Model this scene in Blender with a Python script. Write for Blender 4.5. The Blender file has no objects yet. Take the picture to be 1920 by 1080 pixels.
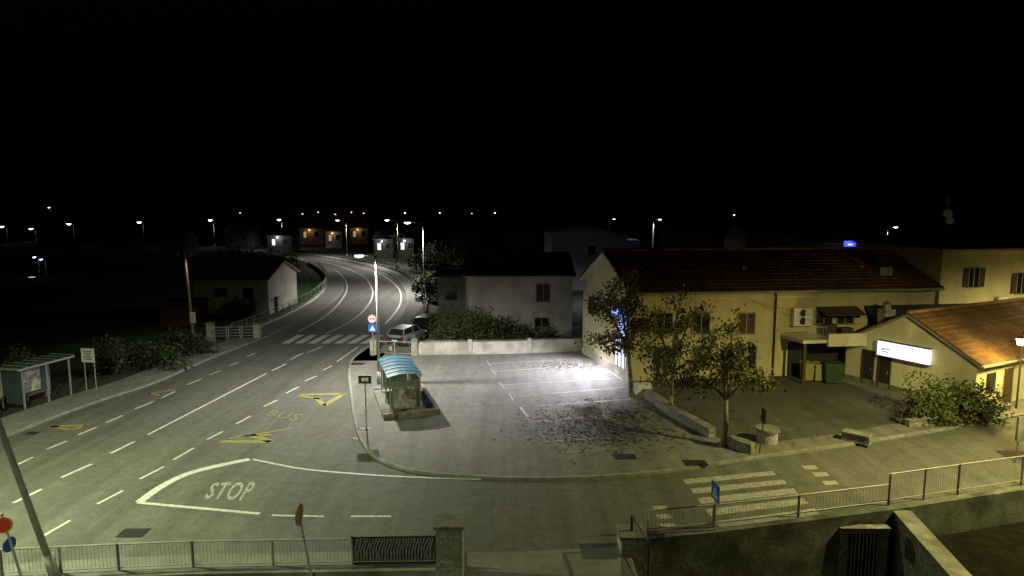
import bpy, math, random
from mathutils import Vector, Matrix
random.seed(7)
S=bpy.context.scene
# ------------------------------------------------------------------ camera
FPX=1200.0; H=11.0; TILT=math.radians(6.89)
ct,st=math.cos(TILT),math.sin(TILT)
cam=bpy.data.cameras.new("camera"); co=bpy.data.objects.new("camera",cam); S.collection.objects.link(co)
co.location=(0,0,H); co.rotation_euler=(math.pi/2-TILT,0,0)
cam.sensor_width=36; cam.lens=36*FPX/1920; cam.clip_end=5000; cam.clip_start=0.1
S.camera=co
S.view_settings.view_transform='Standard'; S.view_settings.look='None'; S.view_settings.exposure=0
# back-projection helpers : image pixels cast through the camera -> world coordinates
def ray(px,py):
    u=(px-960)/FPX; v=(540-py)/FPX
    return Vector((u, ct+v*st, -st+v*ct))
def G(px,py,z=0.0):
    d=ray(px,py); s=(z-H)/d.z
    return Vector((d.x*s,d.y*s,z))
def V(px,py,Y):
    d=ray(px,py); s=Y/d.y
    return Vector((d.x*s,Y,H+d.z*s))
def on_plane(o,e,px,py):
    d=ray(px,py)
    det=d.x*(-e.y)+e.x*d.y
    s=(o.x*(-e.y)+e.x*o.y)/det
    return ((d.x*s-o.x)*e.x+(d.y*s-o.y)*e.y)/(e.x**2+e.y**2), H+d.z*s
# ------------------------------------------------------------------ materials
def nmat(name):
    m=bpy.data.materials.new(name); m.use_nodes=True
    nt=m.node_tree; b=nt.nodes["Principled BSDF"]; return m,nt,b
def mat(name,c1,c2=None,scale=3.0,rough=0.8,metal=0.0,bump=0.0,bscale=None,detail=8,c3=None,s3=0.3,spec=0.3,stain=False):
    m,nt,b=nmat(name); N=nt.nodes; L=nt.links
    b.inputs["Roughness"].default_value=rough; b.inputs["Metallic"].default_value=metal
    b.inputs["Specular IOR Level"].default_value=spec
    if c2 is None: c2=tuple(x*0.75 for x in c1)
    tc=N.new("ShaderNodeTexCoord")
    n=N.new("ShaderNodeTexNoise"); n.inputs["Scale"].default_value=scale; n.inputs["Detail"].default_value=detail; n.inputs["Roughness"].default_value=0.65
    L.new(tc.outputs["Object"],n.inputs["Vector"])
    r=N.new("ShaderNodeValToRGB"); r.color_ramp.elements[0].position=0.35; r.color_ramp.elements[1].position=0.65
    r.color_ramp.elements[0].color=(*c2,1); r.color_ramp.elements[1].color=(*c1,1)
    L.new(n.outputs["Fac"],r.inputs["Fac"]); out=r.outputs["Color"]
    if c3 is not None:
        n2=N.new("ShaderNodeTexNoise"); n2.inputs["Scale"].default_value=s3; n2.inputs["Detail"].default_value=5
        L.new(tc.outputs["Object"],n2.inputs["Vector"])
        r2=N.new("ShaderNodeValToRGB"); r2.color_ramp.elements[0].position=0.42; r2.color_ramp.elements[1].position=0.62
        L.new(n2.outputs["Fac"],r2.inputs["Fac"])
        mx=N.new("ShaderNodeMixRGB"); L.new(r2.outputs["Color"],mx.inputs["Fac"]); L.new(out,mx.inputs["Color1"]); mx.inputs["Color2"].default_value=(*c3,1)
        out=mx.outputs["Color"]
    if stain:
        mp=N.new("ShaderNodeMapping"); mp.inputs["Scale"].default_value=(1.3,1.3,.5); L.new(tc.outputs["Object"],mp.inputs["Vector"])
        n4=N.new("ShaderNodeTexNoise"); n4.inputs["Scale"].default_value=1.0; n4.inputs["Detail"].default_value=6; L.new(mp.outputs["Vector"],n4.inputs["Vector"])
        r4=N.new("ShaderNodeValToRGB"); r4.color_ramp.elements[0].position=.3; r4.color_ramp.elements[1].position=.6; r4.color_ramp.elements[0].color=(.80,.79,.75,1)
        L.new(n4.outputs["Fac"],r4.inputs["Fac"]); m4=N.new("ShaderNodeMixRGB"); m4.blend_type='MULTIPLY'; m4.inputs["Fac"].default_value=1
        L.new(out,m4.inputs["Color1"]); L.new(r4.outputs["Color"],m4.inputs["Color2"]); out=m4.outputs["Color"]
    L.new(out,b.inputs["Base Color"])
    if bump>0:
        n3=N.new("ShaderNodeTexNoise"); n3.inputs["Scale"].default_value=bscale or scale*6; n3.inputs["Detail"].default_value=4
        L.new(tc.outputs["Object"],n3.inputs["Vector"])
        bp=N.new("ShaderNodeBump"); bp.inputs["Strength"].default_value=bump; bp.inputs["Distance"].default_value=0.03
        L.new(n3.outputs["Fac"],bp.inputs["Height"]); L.new(bp.outputs["Normal"],b.inputs["Normal"])
    return m
def emat(name,c,st_):
    m,nt,b=nmat(name)
    b.inputs["Base Color"].default_value=(*c,1); b.inputs["Emission Color"].default_value=(*c,1); b.inputs["Emission Strength"].default_value=st_
    return m
def stone(name,c1,c2,scale):
    m,nt,b=nmat(name); N=nt.nodes; L=nt.links
    b.inputs["Roughness"].default_value=0.9
    tc=N.new("ShaderNodeTexCoord"); v=N.new("ShaderNodeTexVoronoi"); v.inputs["Scale"].default_value=scale
    mp=N.new("ShaderNodeMapping"); mp.inputs["Scale"].default_value=(1,1,1.7)
    L.new(tc.outputs["Object"],mp.inputs["Vector"]); L.new(mp.outputs["Vector"],v.inputs["Vector"])
    v2=N.new("ShaderNodeTexVoronoi"); v2.feature='DISTANCE_TO_EDGE'; v2.inputs["Scale"].default_value=scale; L.new(mp.outputs["Vector"],v2.inputs["Vector"])
    mx=N.new("ShaderNodeMixRGB"); mx.inputs["Color1"].default_value=(*c1,1); mx.inputs["Color2"].default_value=(*c2,1)
    sp=N.new("ShaderNodeSeparateColor"); L.new(v.outputs["Color"],sp.inputs["Color"]); L.new(sp.outputs["Red"],mx.inputs["Fac"])
    r=N.new("ShaderNodeValToRGB"); r.color_ramp.elements[0].position=0.0; r.color_ramp.elements[1].position=0.07
    r.color_ramp.elements[0].color=(.5,.5,.5,1); L.new(v2.outputs["Distance"],r.inputs["Fac"])
    m2=N.new("ShaderNodeMixRGB"); m2.blend_type='MULTIPLY'; m2.inputs["Fac"].default_value=1
    L.new(mx.outputs["Color"],m2.inputs["Color1"]); L.new(r.outputs["Color"],m2.inputs["Color2"]); L.new(m2.outputs["Color"],b.inputs["Base Color"])
    bp=N.new("ShaderNodeBump"); bp.inputs["Strength"].default_value=0.6; bp.inputs["Distance"].default_value=0.03
    L.new(r.outputs["Color"],bp.inputs["Height"]); L.new(bp.outputs["Normal"],b.inputs["Normal"])
    return m
def asphalt(name,base,patch,crack=True):
    m,nt,b=nmat(name); N=nt.nodes; L=nt.links
    b.inputs["Roughness"].default_value=0.78; b.inputs["Specular IOR Level"].default_value=0.35
    tc=N.new("ShaderNodeTexCoord")
    def noise(s,d,r=0.6,vec=None):
        n=N.new("ShaderNodeTexNoise"); n.inputs["Scale"].default_value=s; n.inputs["Detail"].default_value=d; n.inputs["Roughness"].default_value=r
        L.new(vec or tc.outputs["Object"],n.inputs["Vector"]); return n.outputs["Fac"]
    def ramp(f,p0,p1,c0,c1):
        r=N.new("ShaderNodeValToRGB"); r.color_ramp.elements[0].position=p0; r.color_ramp.elements[1].position=p1
        r.color_ramp.elements[0].color=(*c0,1); r.color_ramp.elements[1].color=(*c1,1); L.new(f,r.inputs["Fac"]); return r.outputs["Color"]
    def mul(a,c):
        x=N.new("ShaderNodeMixRGB"); x.blend_type='MULTIPLY'; x.inputs["Fac"].default_value=1; L.new(a,x.inputs["Color1"]); L.new(c,x.inputs["Color2"]); return x.outputs["Color"]
    col=ramp(noise(0.12,6),0.38,0.62,base,patch)
    col=mul(col,ramp(noise(2.2,8,.7),0.3,0.7,(.72,.72,.72),(1.15,1.15,1.12)))
    col=mul(col,ramp(noise(30,3,.8),0.35,0.65,(.68,.68,.68),(1.32,1.32,1.32)))
    mp=N.new("ShaderNodeMapping"); mp.inputs["Rotation"].default_value=(0,0,math.radians(-32)); mp.inputs["Scale"].default_value=(1.1,0.05,1)
    L.new(tc.outputs["Object"],mp.inputs["Vector"])
    col=mul(col,ramp(noise(1.0,5,.6,mp.outputs["Vector"]),0.35,0.65,(.78,.78,.78),(1.12,1.12,1.12)))
    if crack:
        v=N.new("ShaderNodeTexVoronoi"); v.feature='DISTANCE_TO_EDGE'; v.inputs["Scale"].default_value=0.11
        n=N.new("ShaderNodeTexNoise"); n.inputs["Scale"].default_value=0.7; n.inputs["Detail"].default_value=6
        L.new(tc.outputs["Object"],n.inputs["Vector"])
        ad=N.new("ShaderNodeMixRGB"); ad.blend_type='ADD'; ad.inputs["Fac"].default_value=1.6; L.new(tc.outputs["Object"],ad.inputs["Color1"]); L.new(n.outputs["Color"],ad.inputs["Color2"])
        L.new(ad.outputs["Color"],v.inputs["Vector"])
        col=mul(col,ramp(v.outputs["Distance"],0.0,0.005,(.74,.74,.74),(1,1,1)))
    L.new(col,b.inputs["Base Color"])
    bp=N.new("ShaderNodeBump"); bp.inputs["Strength"].default_value=0.35; bp.inputs["Distance"].default_value=0.02
    L.new(noise(30,3,.7),bp.inputs["Height"]); L.new(bp.outputs["Normal"],b.inputs["Normal"])
    return m
def paint(name,c,under,wear=0.5):
    m,nt,b=nmat(name); N=nt.nodes; L=nt.links; b.inputs["Roughness"].default_value=0.6
    tc=N.new("ShaderNodeTexCoord"); n=N.new("ShaderNodeTexNoise"); n.inputs["Scale"].default_value=7; n.inputs["Detail"].default_value=9; n.inputs["Roughness"].default_value=0.75
    L.new(tc.outputs["Object"],n.inputs["Vector"])
    r=N.new("ShaderNodeValToRGB"); r.color_ramp.elements[0].position=wear-0.14; r.color_ramp.elements[1].position=wear+0.06
    r.color_ramp.elements[0].color=(*under,1); r.color_ramp.elements[1].color=(*c,1)
    L.new(n.outputs["Fac"],r.inputs["Fac"]); L.new(r.outputs["Color"],b.inputs["Base Color"]); return m
M={}
M['asph']=asphalt("asphalt",(.097,.098,.088),(.125,.124,.11))
M['asph2']=asphalt("asphalt_lot",(.14,.14,.126),(.18,.178,.162))
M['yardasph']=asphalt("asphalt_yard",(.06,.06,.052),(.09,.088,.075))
M['pave']=mat("pavement_concrete",(.20,.20,.18),(.13,.13,.12),scale=1.2,bump=.2,rough=.9)
M['kerb']=mat("kerb_concrete",(.27,.27,.24),(.15,.15,.13),scale=3,rough=.9,bump=.2)
M['ground']=mat("dry_ground",(.04,.045,.025),(.02,.024,.014),scale=.6,rough=1,bump=.4,c3=(.05,.045,.03),s3=.05)
M['soil']=mat("dark_soil",(.016,.014,.01),(.008,.007,.005),scale=2,rough=1,bump=.8,spec=0)
M['grass']=mat("grass_mat",(.07,.12,.03),(.03,.06,.015),scale=2.5,rough=1,bump=.6)
M['white']=paint("road_paint_white",(.58,.58,.54),(.2,.2,.18),.46)
M['whitew']=paint("road_paint_worn",(.40,.40,.35),(.15,.15,.135),.52)
M['whitel']=paint("lot_paint_worn",(.42,.42,.38),(.19,.19,.17),.55)
M['yellow']=paint("road_paint_yellow",(.36,.30,.05),(.14,.135,.08),.54)
M['yelloww']=paint("road_paint_yellow_worn",(.30,.26,.06),(.12,.12,.09),.60)
M['plyel']=mat("plaster_yellow",(.60,.54,.33),(.56,.50,.30),scale=1.1,rough=.9,c3=(.48,.43,.26),s3=.4,stain=True)
M['plcream']=mat("plaster_cream",(.68,.63,.45),(.63,.59,.42),scale=1.0,rough=.9,c3=(.54,.50,.36),s3=.5,stain=True)
M['plwhite']=mat("plaster_white",(.55,.52,.46),(.48,.455,.405),scale=.9,rough=.9,c3=(.38,.365,.325),s3=.5,stain=True)
M['pldim']=mat("plaster_dark",(.2,.2,.18),(.13,.13,.12),scale=.9,rough=.9,stain=True)  # darker plaster tone for distant houses and the side wing
M['plgrey']=mat("plaster_grey",(.40,.37,.42),(.34,.32,.36),scale=.6,rough=.9,stain=True)
M['wallw']=mat("boundary_wall_plaster",(.58,.56,.48),(.44,.43,.36),scale=1.6,rough=.9,bump=.2,c3=(.34,.33,.27),s3=1.1)
M['tile']=mat("roof_tile_red",(.20,.09,.06),(.10,.05,.038),scale=5,rough=.9,c3=(.08,.05,.04),s3=.9,spec=.1)
M['tiled']=mat("roof_tile_plain_red",(.26,.09,.06),(.16,.06,.04),scale=3,rough=.9,spec=.1)
M['tileo']=mat("roof_tile_orange",(.22,.125,.075),(.14,.08,.05),scale=5,rough=.9,c3=(.11,.07,.05),s3=.8,spec=.1)
M['flat']=mat("roofing_dark",(.04,.04,.045),(.025,.025,.03),scale=1,rough=.9)
M['stone']=stone("stone_wall_mat",(.40,.39,.33),(.26,.26,.21),4.6)
M['stone2']=stone("stone_rough_mat",(.28,.27,.22),(.13,.13,.11),4.5)
M['conc']=mat("concrete_old",(.26,.26,.22),(.14,.14,.12),scale=1.4,rough=.95,bump=.3,c3=(.1,.1,.08),s3=.8)
M['concd']=mat("concrete_yard_dim",(.15,.16,.13),(.07,.075,.06),scale=1.4,rough=.95,bump=.4,c3=(.04,.045,.035),s3=.8)  # darker copy of the old concrete; yard dimness put into its colour
M['metal']=mat("galvanised_metal",(.36,.37,.36),(.26,.27,.26),scale=6,rough=.55,metal=.4)
M['rail']=mat("painted_rail",(.36,.37,.35),(.25,.25,.24),scale=6,rough=.5,metal=.1)
M['dark']=mat("dark_metal",(.035,.035,.035),(.02,.02,.02),scale=5,rough=.5)
M['glass']=mat("dark_glass",(.02,.022,.025),(.015,.015,.018),rough=.08,spec=.6)
M['frame']=mat("window_frame",(.30,.28,.22),(.24,.22,.18),rough=.6)
M['shut']=mat("brown_wood",(.09,.05,.025),(.05,.03,.018),scale=8,rough=.7)
M['wood']=mat("pole_wood",(.16,.12,.08),(.08,.06,.04),scale=8,rough=.9)
M['bark']=mat("bark",(.26,.22,.14),(.11,.09,.06),scale=9,rough=.95,bump=.6)
M['leaf']=mat("leaf_light",(.19,.175,.05),(.10,.10,.03),scale=1.5,rough=.7)
M['leafd']=mat("leaf_dark",(.09,.09,.03),(.045,.05,.02),scale=1.5,rough=.7)
M['hedge']=mat("hedge_leaf",(.08,.11,.03),(.035,.06,.018),scale=2,rough=.7)
M['hedged']=mat("thicket_leaf",(.035,.05,.018),(.018,.025,.01),scale=2,rough=.8)
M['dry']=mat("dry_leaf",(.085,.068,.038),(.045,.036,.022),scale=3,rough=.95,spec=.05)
M['bluero']=mat("blue_polycarbonate",(.035,.12,.19),(.025,.09,.15),scale=3,rough=.4,spec=.4)
M['clear']=mat("grey_glazing",(.22,.25,.24),(.15,.17,.17),scale=1.5,rough=.2,spec=.6)
M['roofglaz']=mat("smoked_roof_sheet",(.05,.075,.085),(.035,.05,.06),scale=1.5,rough=.4,spec=.4)
M['poster']=mat("poster_print",(.55,.5,.42),(.12,.16,.2),scale=5,rough=.4,detail=3)
M['blue']=mat("sign_blue",(.02,.12,.55),(.02,.1,.45),rough=.4)
M['swhite']=mat("sign_white",(.7,.7,.68),(.6,.6,.58),rough=.4)
M['sred']=mat("sign_red",(.5,.05,.03),(.4,.04,.02),rough=.4)
M['sorange']=mat("sign_orange",(.5,.2,.05),(.42,.15,.03),rough=.4)
M['syel']=mat("sign_yellow",(.65,.52,.05),(.55,.42,.04),rough=.5)
M['binY']=mat("bin_yellow",(.34,.30,.12),(.25,.22,.09),rough=.5)
M['binG']=mat("bin_green",(.035,.07,.035),(.025,.05,.025),rough=.5)
M['silver']=mat("car_paint_silver",(.34,.35,.37),(.3,.3,.32),rough=.3,metal=.4)
M['black']=mat("car_paint_black",(.03,.03,.035),(.02,.02,.025),rough=.2,spec=.7)
M['rubber']=mat("rubber",(.02,.02,.02),(.015,.015,.015),rough=.9)
M['ecool']=emat("lamp_cool",(.75,.88,1),22)
M['ecoolf']=emat("lamp_cool_far",(.6,.78,1),9)
M['ewarm']=emat("lamp_sodium",(1,.6,.15),14)
M['ewarmf']=emat("lamp_sodium_far",(1,.5,.12),4)
M['ebox']=emat("lightbox_white",(.84,.82,1),1.15)
M['eblue']=emat("lightbox_blue",(.05,.06,1),1.6)
M['ebluew']=emat("lightbox_bluewhite",(.42,.5,1),1.6)
M['eshop']=emat("shopwindow_glow",(.66,.70,1),.85)
M['ewin']=emat("lit_window",(.9,.95,1),1.1)
M['ewinw']=emat("lit_window_warm",(1,.7,.35),.35)
M['tail']=mat("tail_light",(.2,.02,.01),(.15,.01,.01),rough=.3)
# ------------------------------------------------------------------ mesh helpers
def link(o,parent=None):
    S.collection.objects.link(o)
    if parent is not None: o.parent=parent
    return o
def empty(name,loc=(0,0,0),rot=0):
    o=bpy.data.objects.new(name,None); o.empty_display_size=.3; link(o); o.location=loc; o.rotation_euler=(0,0,rot); return o
def mesh(name,vs,fs,m,parent=None,smooth=False,mats=None,mi=None):
    me=bpy.data.meshes.new(name); me.from_pydata([tuple(v) for v in vs],[],fs); me.update()
    for mm in (mats or [m]): me.materials.append(mm)
    if mi: me.polygons.foreach_set("material_index",mi)
    if smooth: me.polygons.foreach_set("use_smooth",[True]*len(me.polygons))
    o=bpy.data.objects.new(name,me); return link(o,parent)
class MB:
    def __init__(s): s.v=[];s.f=[];s.mi=[]
    def add(s,vs,fs,mi=0):
        n=len(s.v); s.v+= [Vector(v) for v in vs]; s.f+=[tuple(i+n for i in f) for f in fs]; s.mi+=[mi]*len(fs)
    def box(s,c0,c1,mi=0,T=None):
        x0,y0,z0=c0;x1,y1,z1=c1
        vs=[(x0,y0,z0),(x1,y0,z0),(x1,y1,z0),(x0,y1,z0),(x0,y0,z1),(x1,y0,z1),(x1,y1,z1),(x0,y1,z1)]
        if T: vs=[T(*v) for v in vs]
        s.add(vs,[(0,3,2,1),(4,5,6,7),(0,1,5,4),(1,2,6,5),(2,3,7,6),(3,0,4,7)],mi)
    def tube(s,p0,p1,r0,r1,n=8,mi=0):
        p0=Vector(p0);p1=Vector(p1);d=(p1-p0)
        if d.length<1e-6: return
        d.normalize(); a=d.orthogonal().normalized(); b=d.cross(a)
        vs=[p0+(a*math.cos(t)+b*math.sin(t))*r0 for t in [2*math.pi*i/n for i in range(n)]]+[p1+(a*math.cos(t)+b*math.sin(t))*r1 for t in [2*math.pi*i/n for i in range(n)]]
        s.add(vs,[(i,(i+1)%n,n+(i+1)%n,n+i) for i in range(n)]+[tuple(range(n-1,-1,-1)),tuple(range(n,2*n))],mi)
    def beam(s,p0,p1,w,h,mi=0):
        p0=Vector(p0);p1=Vector(p1);d=(p1-p0); L=d.length
        if L<1e-6: return
        d/=L; side=d.cross(Vector((0,0,1)))
        if side.length<1e-3: side=Vector((1,0,0))
        side.normalize(); up=side.cross(d)
        vs=[p+side*a*w/2+up*b*h/2 for p in (p0,p1) for a,b in ((-1,-1),(1,-1),(1,1),(-1,1))]
        s.add(vs,[(0,1,2,3),(7,6,5,4),(0,4,5,1),(1,5,6,2),(2,6,7,3),(3,7,4,0)],mi)
    def disc(s,c,nrm,r,th,n=24,mi=0):
        c=Vector(c);nrm=Vector(nrm).normalized(); s.tube(c,c+nrm*th,r,r,n,mi)
    def obj(s,name,m,parent=None,smooth=False,mats=None):
        return mesh(name,s.v,s.f,m,parent,smooth,mats,s.mi if mats else None)
def crom(pts,n=8):
    out=[]; P=[pts[0]]+list(pts)+[pts[-1]]
    for i in range(1,len(P)-2):
        a,b,c,d=P[i-1],P[i],P[i+1],P[i+2]
        for k in range(n):
            t=k/n
            out.append(0.5*((2*b)+(c-a)*t+(2*a-5*b+4*c-d)*t*t+(3*b-a-3*c+d)*t**3))
    out.append(P[-2].copy()); return out
def offs(pts,d):
    out=[]
    for i,p in enumerate(pts):
        a=pts[max(i-1,0)];b=pts[min(i+1,len(pts)-1)]
        t=(b-a);t.z=0;t.normalize(); out.append(p+Vector((-t.y,t.x,0))*d)
    return out
import bmesh
def sheet(name,pts,z,m,parent=None,depth=0):
    bm=bmesh.new(); vs=[bm.verts.new((p[0],p[1],z)) for p in pts]
    f=bm.faces.new(vs); f.normal_update()
    if f.normal.z<0: f.normal_flip()
    if depth:
        low=[bm.verts.new((p[0],p[1],z-depth)) for p in pts]
        n=len(pts)
        for i in range(n): bm.faces.new((vs[i],vs[(i+1)%n],low[(i+1)%n],low[i]))
    bmesh.ops.triangulate(bm,faces=[f])
    me=bpy.data.meshes.new(name); bm.to_mesh(me); bm.free(); me.materials.append(m)
    return link(bpy.data.objects.new(name,me),parent)
def strip(mb,pts,w,z,z0=None,mi=0):
    a=offs(pts,w/2);b=offs(pts,-w/2);n=len(pts)
    vs=[(p.x,p.y,z) for p in a]+[(p.x,p.y,z) for p in b]
    fs=[(i,n+i,n+i+1,i+1) for i in range(n-1)]
    if z0 is not None:
        vs+=[(p.x,p.y,z0) for p in a]+[(p.x,p.y,z0) for p in b]
        for i in range(n-1):
            fs+=[(i,i+1,2*n+i+1,2*n+i),(n+i+1,n+i,3*n+i,3*n+i+1)]
        fs+=[(0,2*n,3*n,n),(n-1,2*n-1,4*n-1,3*n-1)]
    mb.add(vs,fs,mi)
def GP(l,z=0): return [G(x,y,z) for x,y in l]
ZR=0.02; ZM=0.028; ZI=0.13; ZIM=0.138
# ------------------------------------------------------------------ terrain
RLl=GP([(-150,1100),(0,1090),(220,1079),(360,1073),(660,1068),(822,1066)])
RLr=GP([(1168,1012),(1215,1006),(1340,994),(1500,974),(1670,952),(1800,932),(1920,914),(2150,885)])
dL0=G(866,1066); dR0=G(1166,1012)
near=[Vector((-400,RLl[0].y,0))]+RLl+[dL0,Vector((dL0.x+.1,9,0)),Vector((dR0.x,9,0)),dR0]+RLr+[Vector((400,RLr[-1].y,0))]
sheet("ground",[Vector((-2500,near[0].y,0))]+near+[Vector((2500,near[-1].y,0)),Vector((2500,3500,0)),Vector((-2500,3500,0))],0,M['ground'])
YZ=-2.6
sheet("yard_ground",[(-400,-80),(400,-80),(400,40),(-400,40)],YZ,M['concd'])
mb=MB(); strip(mb,offs([near[0]]+RLl,-.12),.3,0.10,YZ); mb.obj("retaining_wall",M['conc'])
mb=MB(); strip(mb,offs(RLr,-.17),.3,0.10,YZ); mb.obj("retaining_wall",M['concd'])
mb=MB(); strip(mb,[dL0,Vector((dL0.x+.1,9,0))],.25,-0.02,YZ); strip(mb,[dR0,Vector((dR0.x,9,0))],.25,-0.02,YZ); mb.obj("driveway_side_wall",M['stone2'])
# roads
leftk=crom(GP([(-260,950),(-100,870),(0,826),(110,782),(200,750),(300,716),(400,672),(470,645),(525,622),(575,598),(612,576),(636,556),(645,538),(640,519),(618,502),(585,489),(540,481),(440,472)]),6)
rightk=crom(GP([(440,468),(560,477),(620,485),(680,497),(725,513),(752,535),(763,560),(757,588),(737,614),(706,641),(676,660),(657,680)]),6)
isl=crom(GP([(657,680),(653,705),(657,745),(663,790),(676,830),(702,860),(745,880),(800,891),(900,899),(1000,902),(1120,899),(1250,888),(1420,862),(1560,842),(1700,820),(1820,800),(1920,781),(2150,740)]),6)
road=leftk+rightk+isl[1:]+[Vector((60,RLr[-1].y+6,0)),Vector((60,RLr[-1].y,0))]+RLr[::-1]+[dR0,Vector((dR0.x,9,0)),Vector((dL0.x+.1,9,0)),dL0]+RLl[::-1]+[Vector((-40,RLl[0].y,0))]
sheet("road",road,ZR,M['asph'])
top=GP([(-150,1075),(0,1064),(220,1052),(360,1046),(660,1040),(822,1038),(868,1037)])
sheet("driveway_apron",GP([(868,1037),(1020,1034),(1164,1026),(1166,1120),(864,1120)]),ZR+.006,M['pave'])
sheet("near_sidewalk",top+[G(866,1066)]+RLl[::-1],ZI-.02,M['pave'],depth=.1)
islback=[Vector((70,60,0)),Vector((4,60,0)),G(1092,662),G(950,666),G(778,668),G(722,664),G(690,655)]
sheet("parking_lot_pavement",isl+[Vector((70,30,0))]+islback,ZI,M['asph2'])
mb=MB(); strip(mb,offs(isl,.07),.15,ZI+.012,0.0); strip(mb,offs(rightk,.07),.15,ZI+.012,0); mb.obj("kerb",M['kerb'])
mb=MB(); strip(mb,offs(leftk,.07),.15,ZI+.012,0.0); mb.obj("kerb",M['kerb'])
mb=MB(); strip(mb,offs(leftk,1.35),2.4,ZI,0.0); mb.obj("pavement",M['pave'])
mb=MB(); strip(mb,offs(rightk,1.15),2.0,ZI,0.0); mb.obj("pavement",M['pave'])
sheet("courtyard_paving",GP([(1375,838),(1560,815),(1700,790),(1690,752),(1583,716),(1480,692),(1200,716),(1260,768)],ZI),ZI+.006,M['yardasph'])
gl=offs(leftk[36:],2.9); g2=offs(leftk[36:],15)
sheet("grass",gl[:40]+g2[:40][::-1],.05,M['grass'])
# ------------------------------------------------------------------ road markings
mw=MB()
def line(p,q,w=.14,mb=mw,z=ZM):
    a=G(*p,z);b=G(*q,z); strip(mb,[a,b],w,z)
for d in [((28,873),(62,857)),((88,842),(125,827)),((147,815),(181,801)),((198,793),(230,779)),((253,767),(287,753)),((303,746),(328,734)),((352,721),(378,710)),((393,703),(413,695)),((430,686),(447,679)),((462,669),(478,662))]: line(*d,.13)
for d in [((25,943),(78,917)),((115,895),(172,870)),((207,850),(252,828)),((277,815),(500,700)),((510,695),(537,682)),((545,674),(568,662)),((575,661),(605,650))]: line(*d,.15)
for d in [((75,1008),(131,976)),((182,945),(230,920)),((262,898),(307,875)),((325,862),(363,840)),((388,824),(418,809)),((442,795),(470,780)),((495,762),(520,750)),((537,737),(560,725)),((572,714),(594,705)),((606,694),(622,686)),((632,678),(672,650))]: line(*d,.12)
line((510,966),(607,968),.1); line((658,968),(733,968),.1)
strip(mw,crom(GP([(468,862),(410,874),(350,890),(300,915),(262,942)]),4),.36,ZM)
line((258,942),(487,963),.16)
strip(mw,crom(GP([(474,862),(560,879),(650,888),(760,895),(902,900)]),5),.12,ZM)
for p in [[(560,622),(612,592),(638,566),(650,545),(648,527),(632,509),(600,494)],[(612,626),(650,607),(680,585),(697,560),(697,540),(680,518),(645,502),(600,490)],[(722,608),(744,582),(752,560),(745,538),(715,515),(680,503),(630,490)]]:
    strip(mw,crom(GP(p),5),.2,ZM)
mw.obj("road_markings",M['white'])
mb=MB()
for i in range(7):
    x=527+i*24.6
    a,b,c,d=G(x,644,ZM),G(x+15,644,ZM),G(x+44,628,ZM),G(x+30,628,ZM)
    mb.add([a,b,c,d],[(0,1,2,3)])
mb.obj("zebra_crossing",M['white'])
mb=MB()
for (a,b,c,d) in [((1281,899),(1448,883),(1455,890),(1287,908)),((1294,916),(1468,899),(1477,907),(1301,926)),((1307,934),(1488,915),(1497,925),(1315,945)),((1322,955),(1506,934),(1517,944),(1332,967)),((1338,978),(1528,953),(1537,964),(1352,990))]:
    mb.add([G(*p,ZM) for p in (a,d,c,b)],[(0,1,2,3)])
for (x,y) in [(1502,873),(1522,886),(1540,902),(1222,949),(1228,965),(1236,982)]:
    mb.add([G(*p,ZM) for p in ((x,y),(x+8,y+8),(x+34,y+6),(x+26,y-1))],[(0,1,2,3)])
mb.obj("zebra_crossing",M['whitew'])
def gtext(name,s,BL,BR,TL,TR,m,z=ZM):
    c=bpy.data.curves.new(name,'FONT'); c.body=s; t=bpy.data.objects.new("t",c); S.collection.objects.link(t)
    c.resolution_u=3; c.offset=0.02; c.space_character=1.15
    bpy.context.view_layer.update()
    me=bpy.data.meshes.new_from_object(t.evaluated_get(bpy.context.evaluated_depsgraph_get())); bpy.data.objects.remove(t)
    xs=[v.co.x for v in me.vertices]; ys=[v.co.y for v in me.vertices]
    x0,x1,y0,y1=min(xs),max(xs),min(ys),max(ys)
    for v in me.vertices:
        u=(v.co.x-x0)/(x1-x0); w=(v.co.y-y0)/(y1-y0)
        p=(BL*(1-u)+BR*u)*(1-w)+(TL*(1-u)+TR*u)*w
        v.co=(p.x,p.y,p.z+z)
    me.materials.clear(); me.materials.append(m); o=bpy.data.objects.new(name,me); return link(o)
gtext("stop_road_marking","STOP",*GP([(382,936),(462,941),(400,906),(482,904)]),M['whitew'])
gtext("bus_road_marking","BUS",*GP([(496,780),(552,791),(512,770),(570,777)]),M['yelloww'])
my=MB()
def yl(p,q,w=.3): line(p,q,w,my)
yl((560,740),(645,738),.3); yl((558,741),(600,748),.25); yl((645,738),(608,760),.35); yl((608,760),(592,745),.3)
yl((413,828),(508,828),.35); yl((430,822),(548,803),.18); yl((508,828),(470,815),.35); yl((450,817),(510,815),.2)
yl((92,800),(165,797),.3); yl((165,797),(135,806),.3); yl((95,798),(130,806),.25); yl((275,738),(328,731),.25); yl((278,737),(300,741),.2)
my.obj("bus_bay_markings",M['yellow'])
mp_=MB(); mpy=MB()
for a,b in [((915,682),(1062,674)),((925,697),(1105,684)),((940,722),(1160,709)),((958,744),(1175,726)),((1000,762),(1185,748)),((912,676),(920,686)),((920,692),(930,702)),((935,716),(946,728)),((955,738),(962,750))]:
    line(a,b,.10,mp_,ZIM)
line((975,763),(998,791),.18,mp_,ZIM); line((998,791),(1150,778),.11,mp_,ZIM); line((1110,672),(1166,712),.1,mp_,ZIM)
mp_.obj("parking_bay_lines",M['whitel'])
for a,b in [((1011,808),(1024,828)),((1011,808),(1110,820)),((1050,849),(1197,838)),((1024,828),(1180,818))]: line(a,b,.10,mpy,ZIM)
mpy.obj("parking_bay_lines_yellow",M['yellow'])
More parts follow.
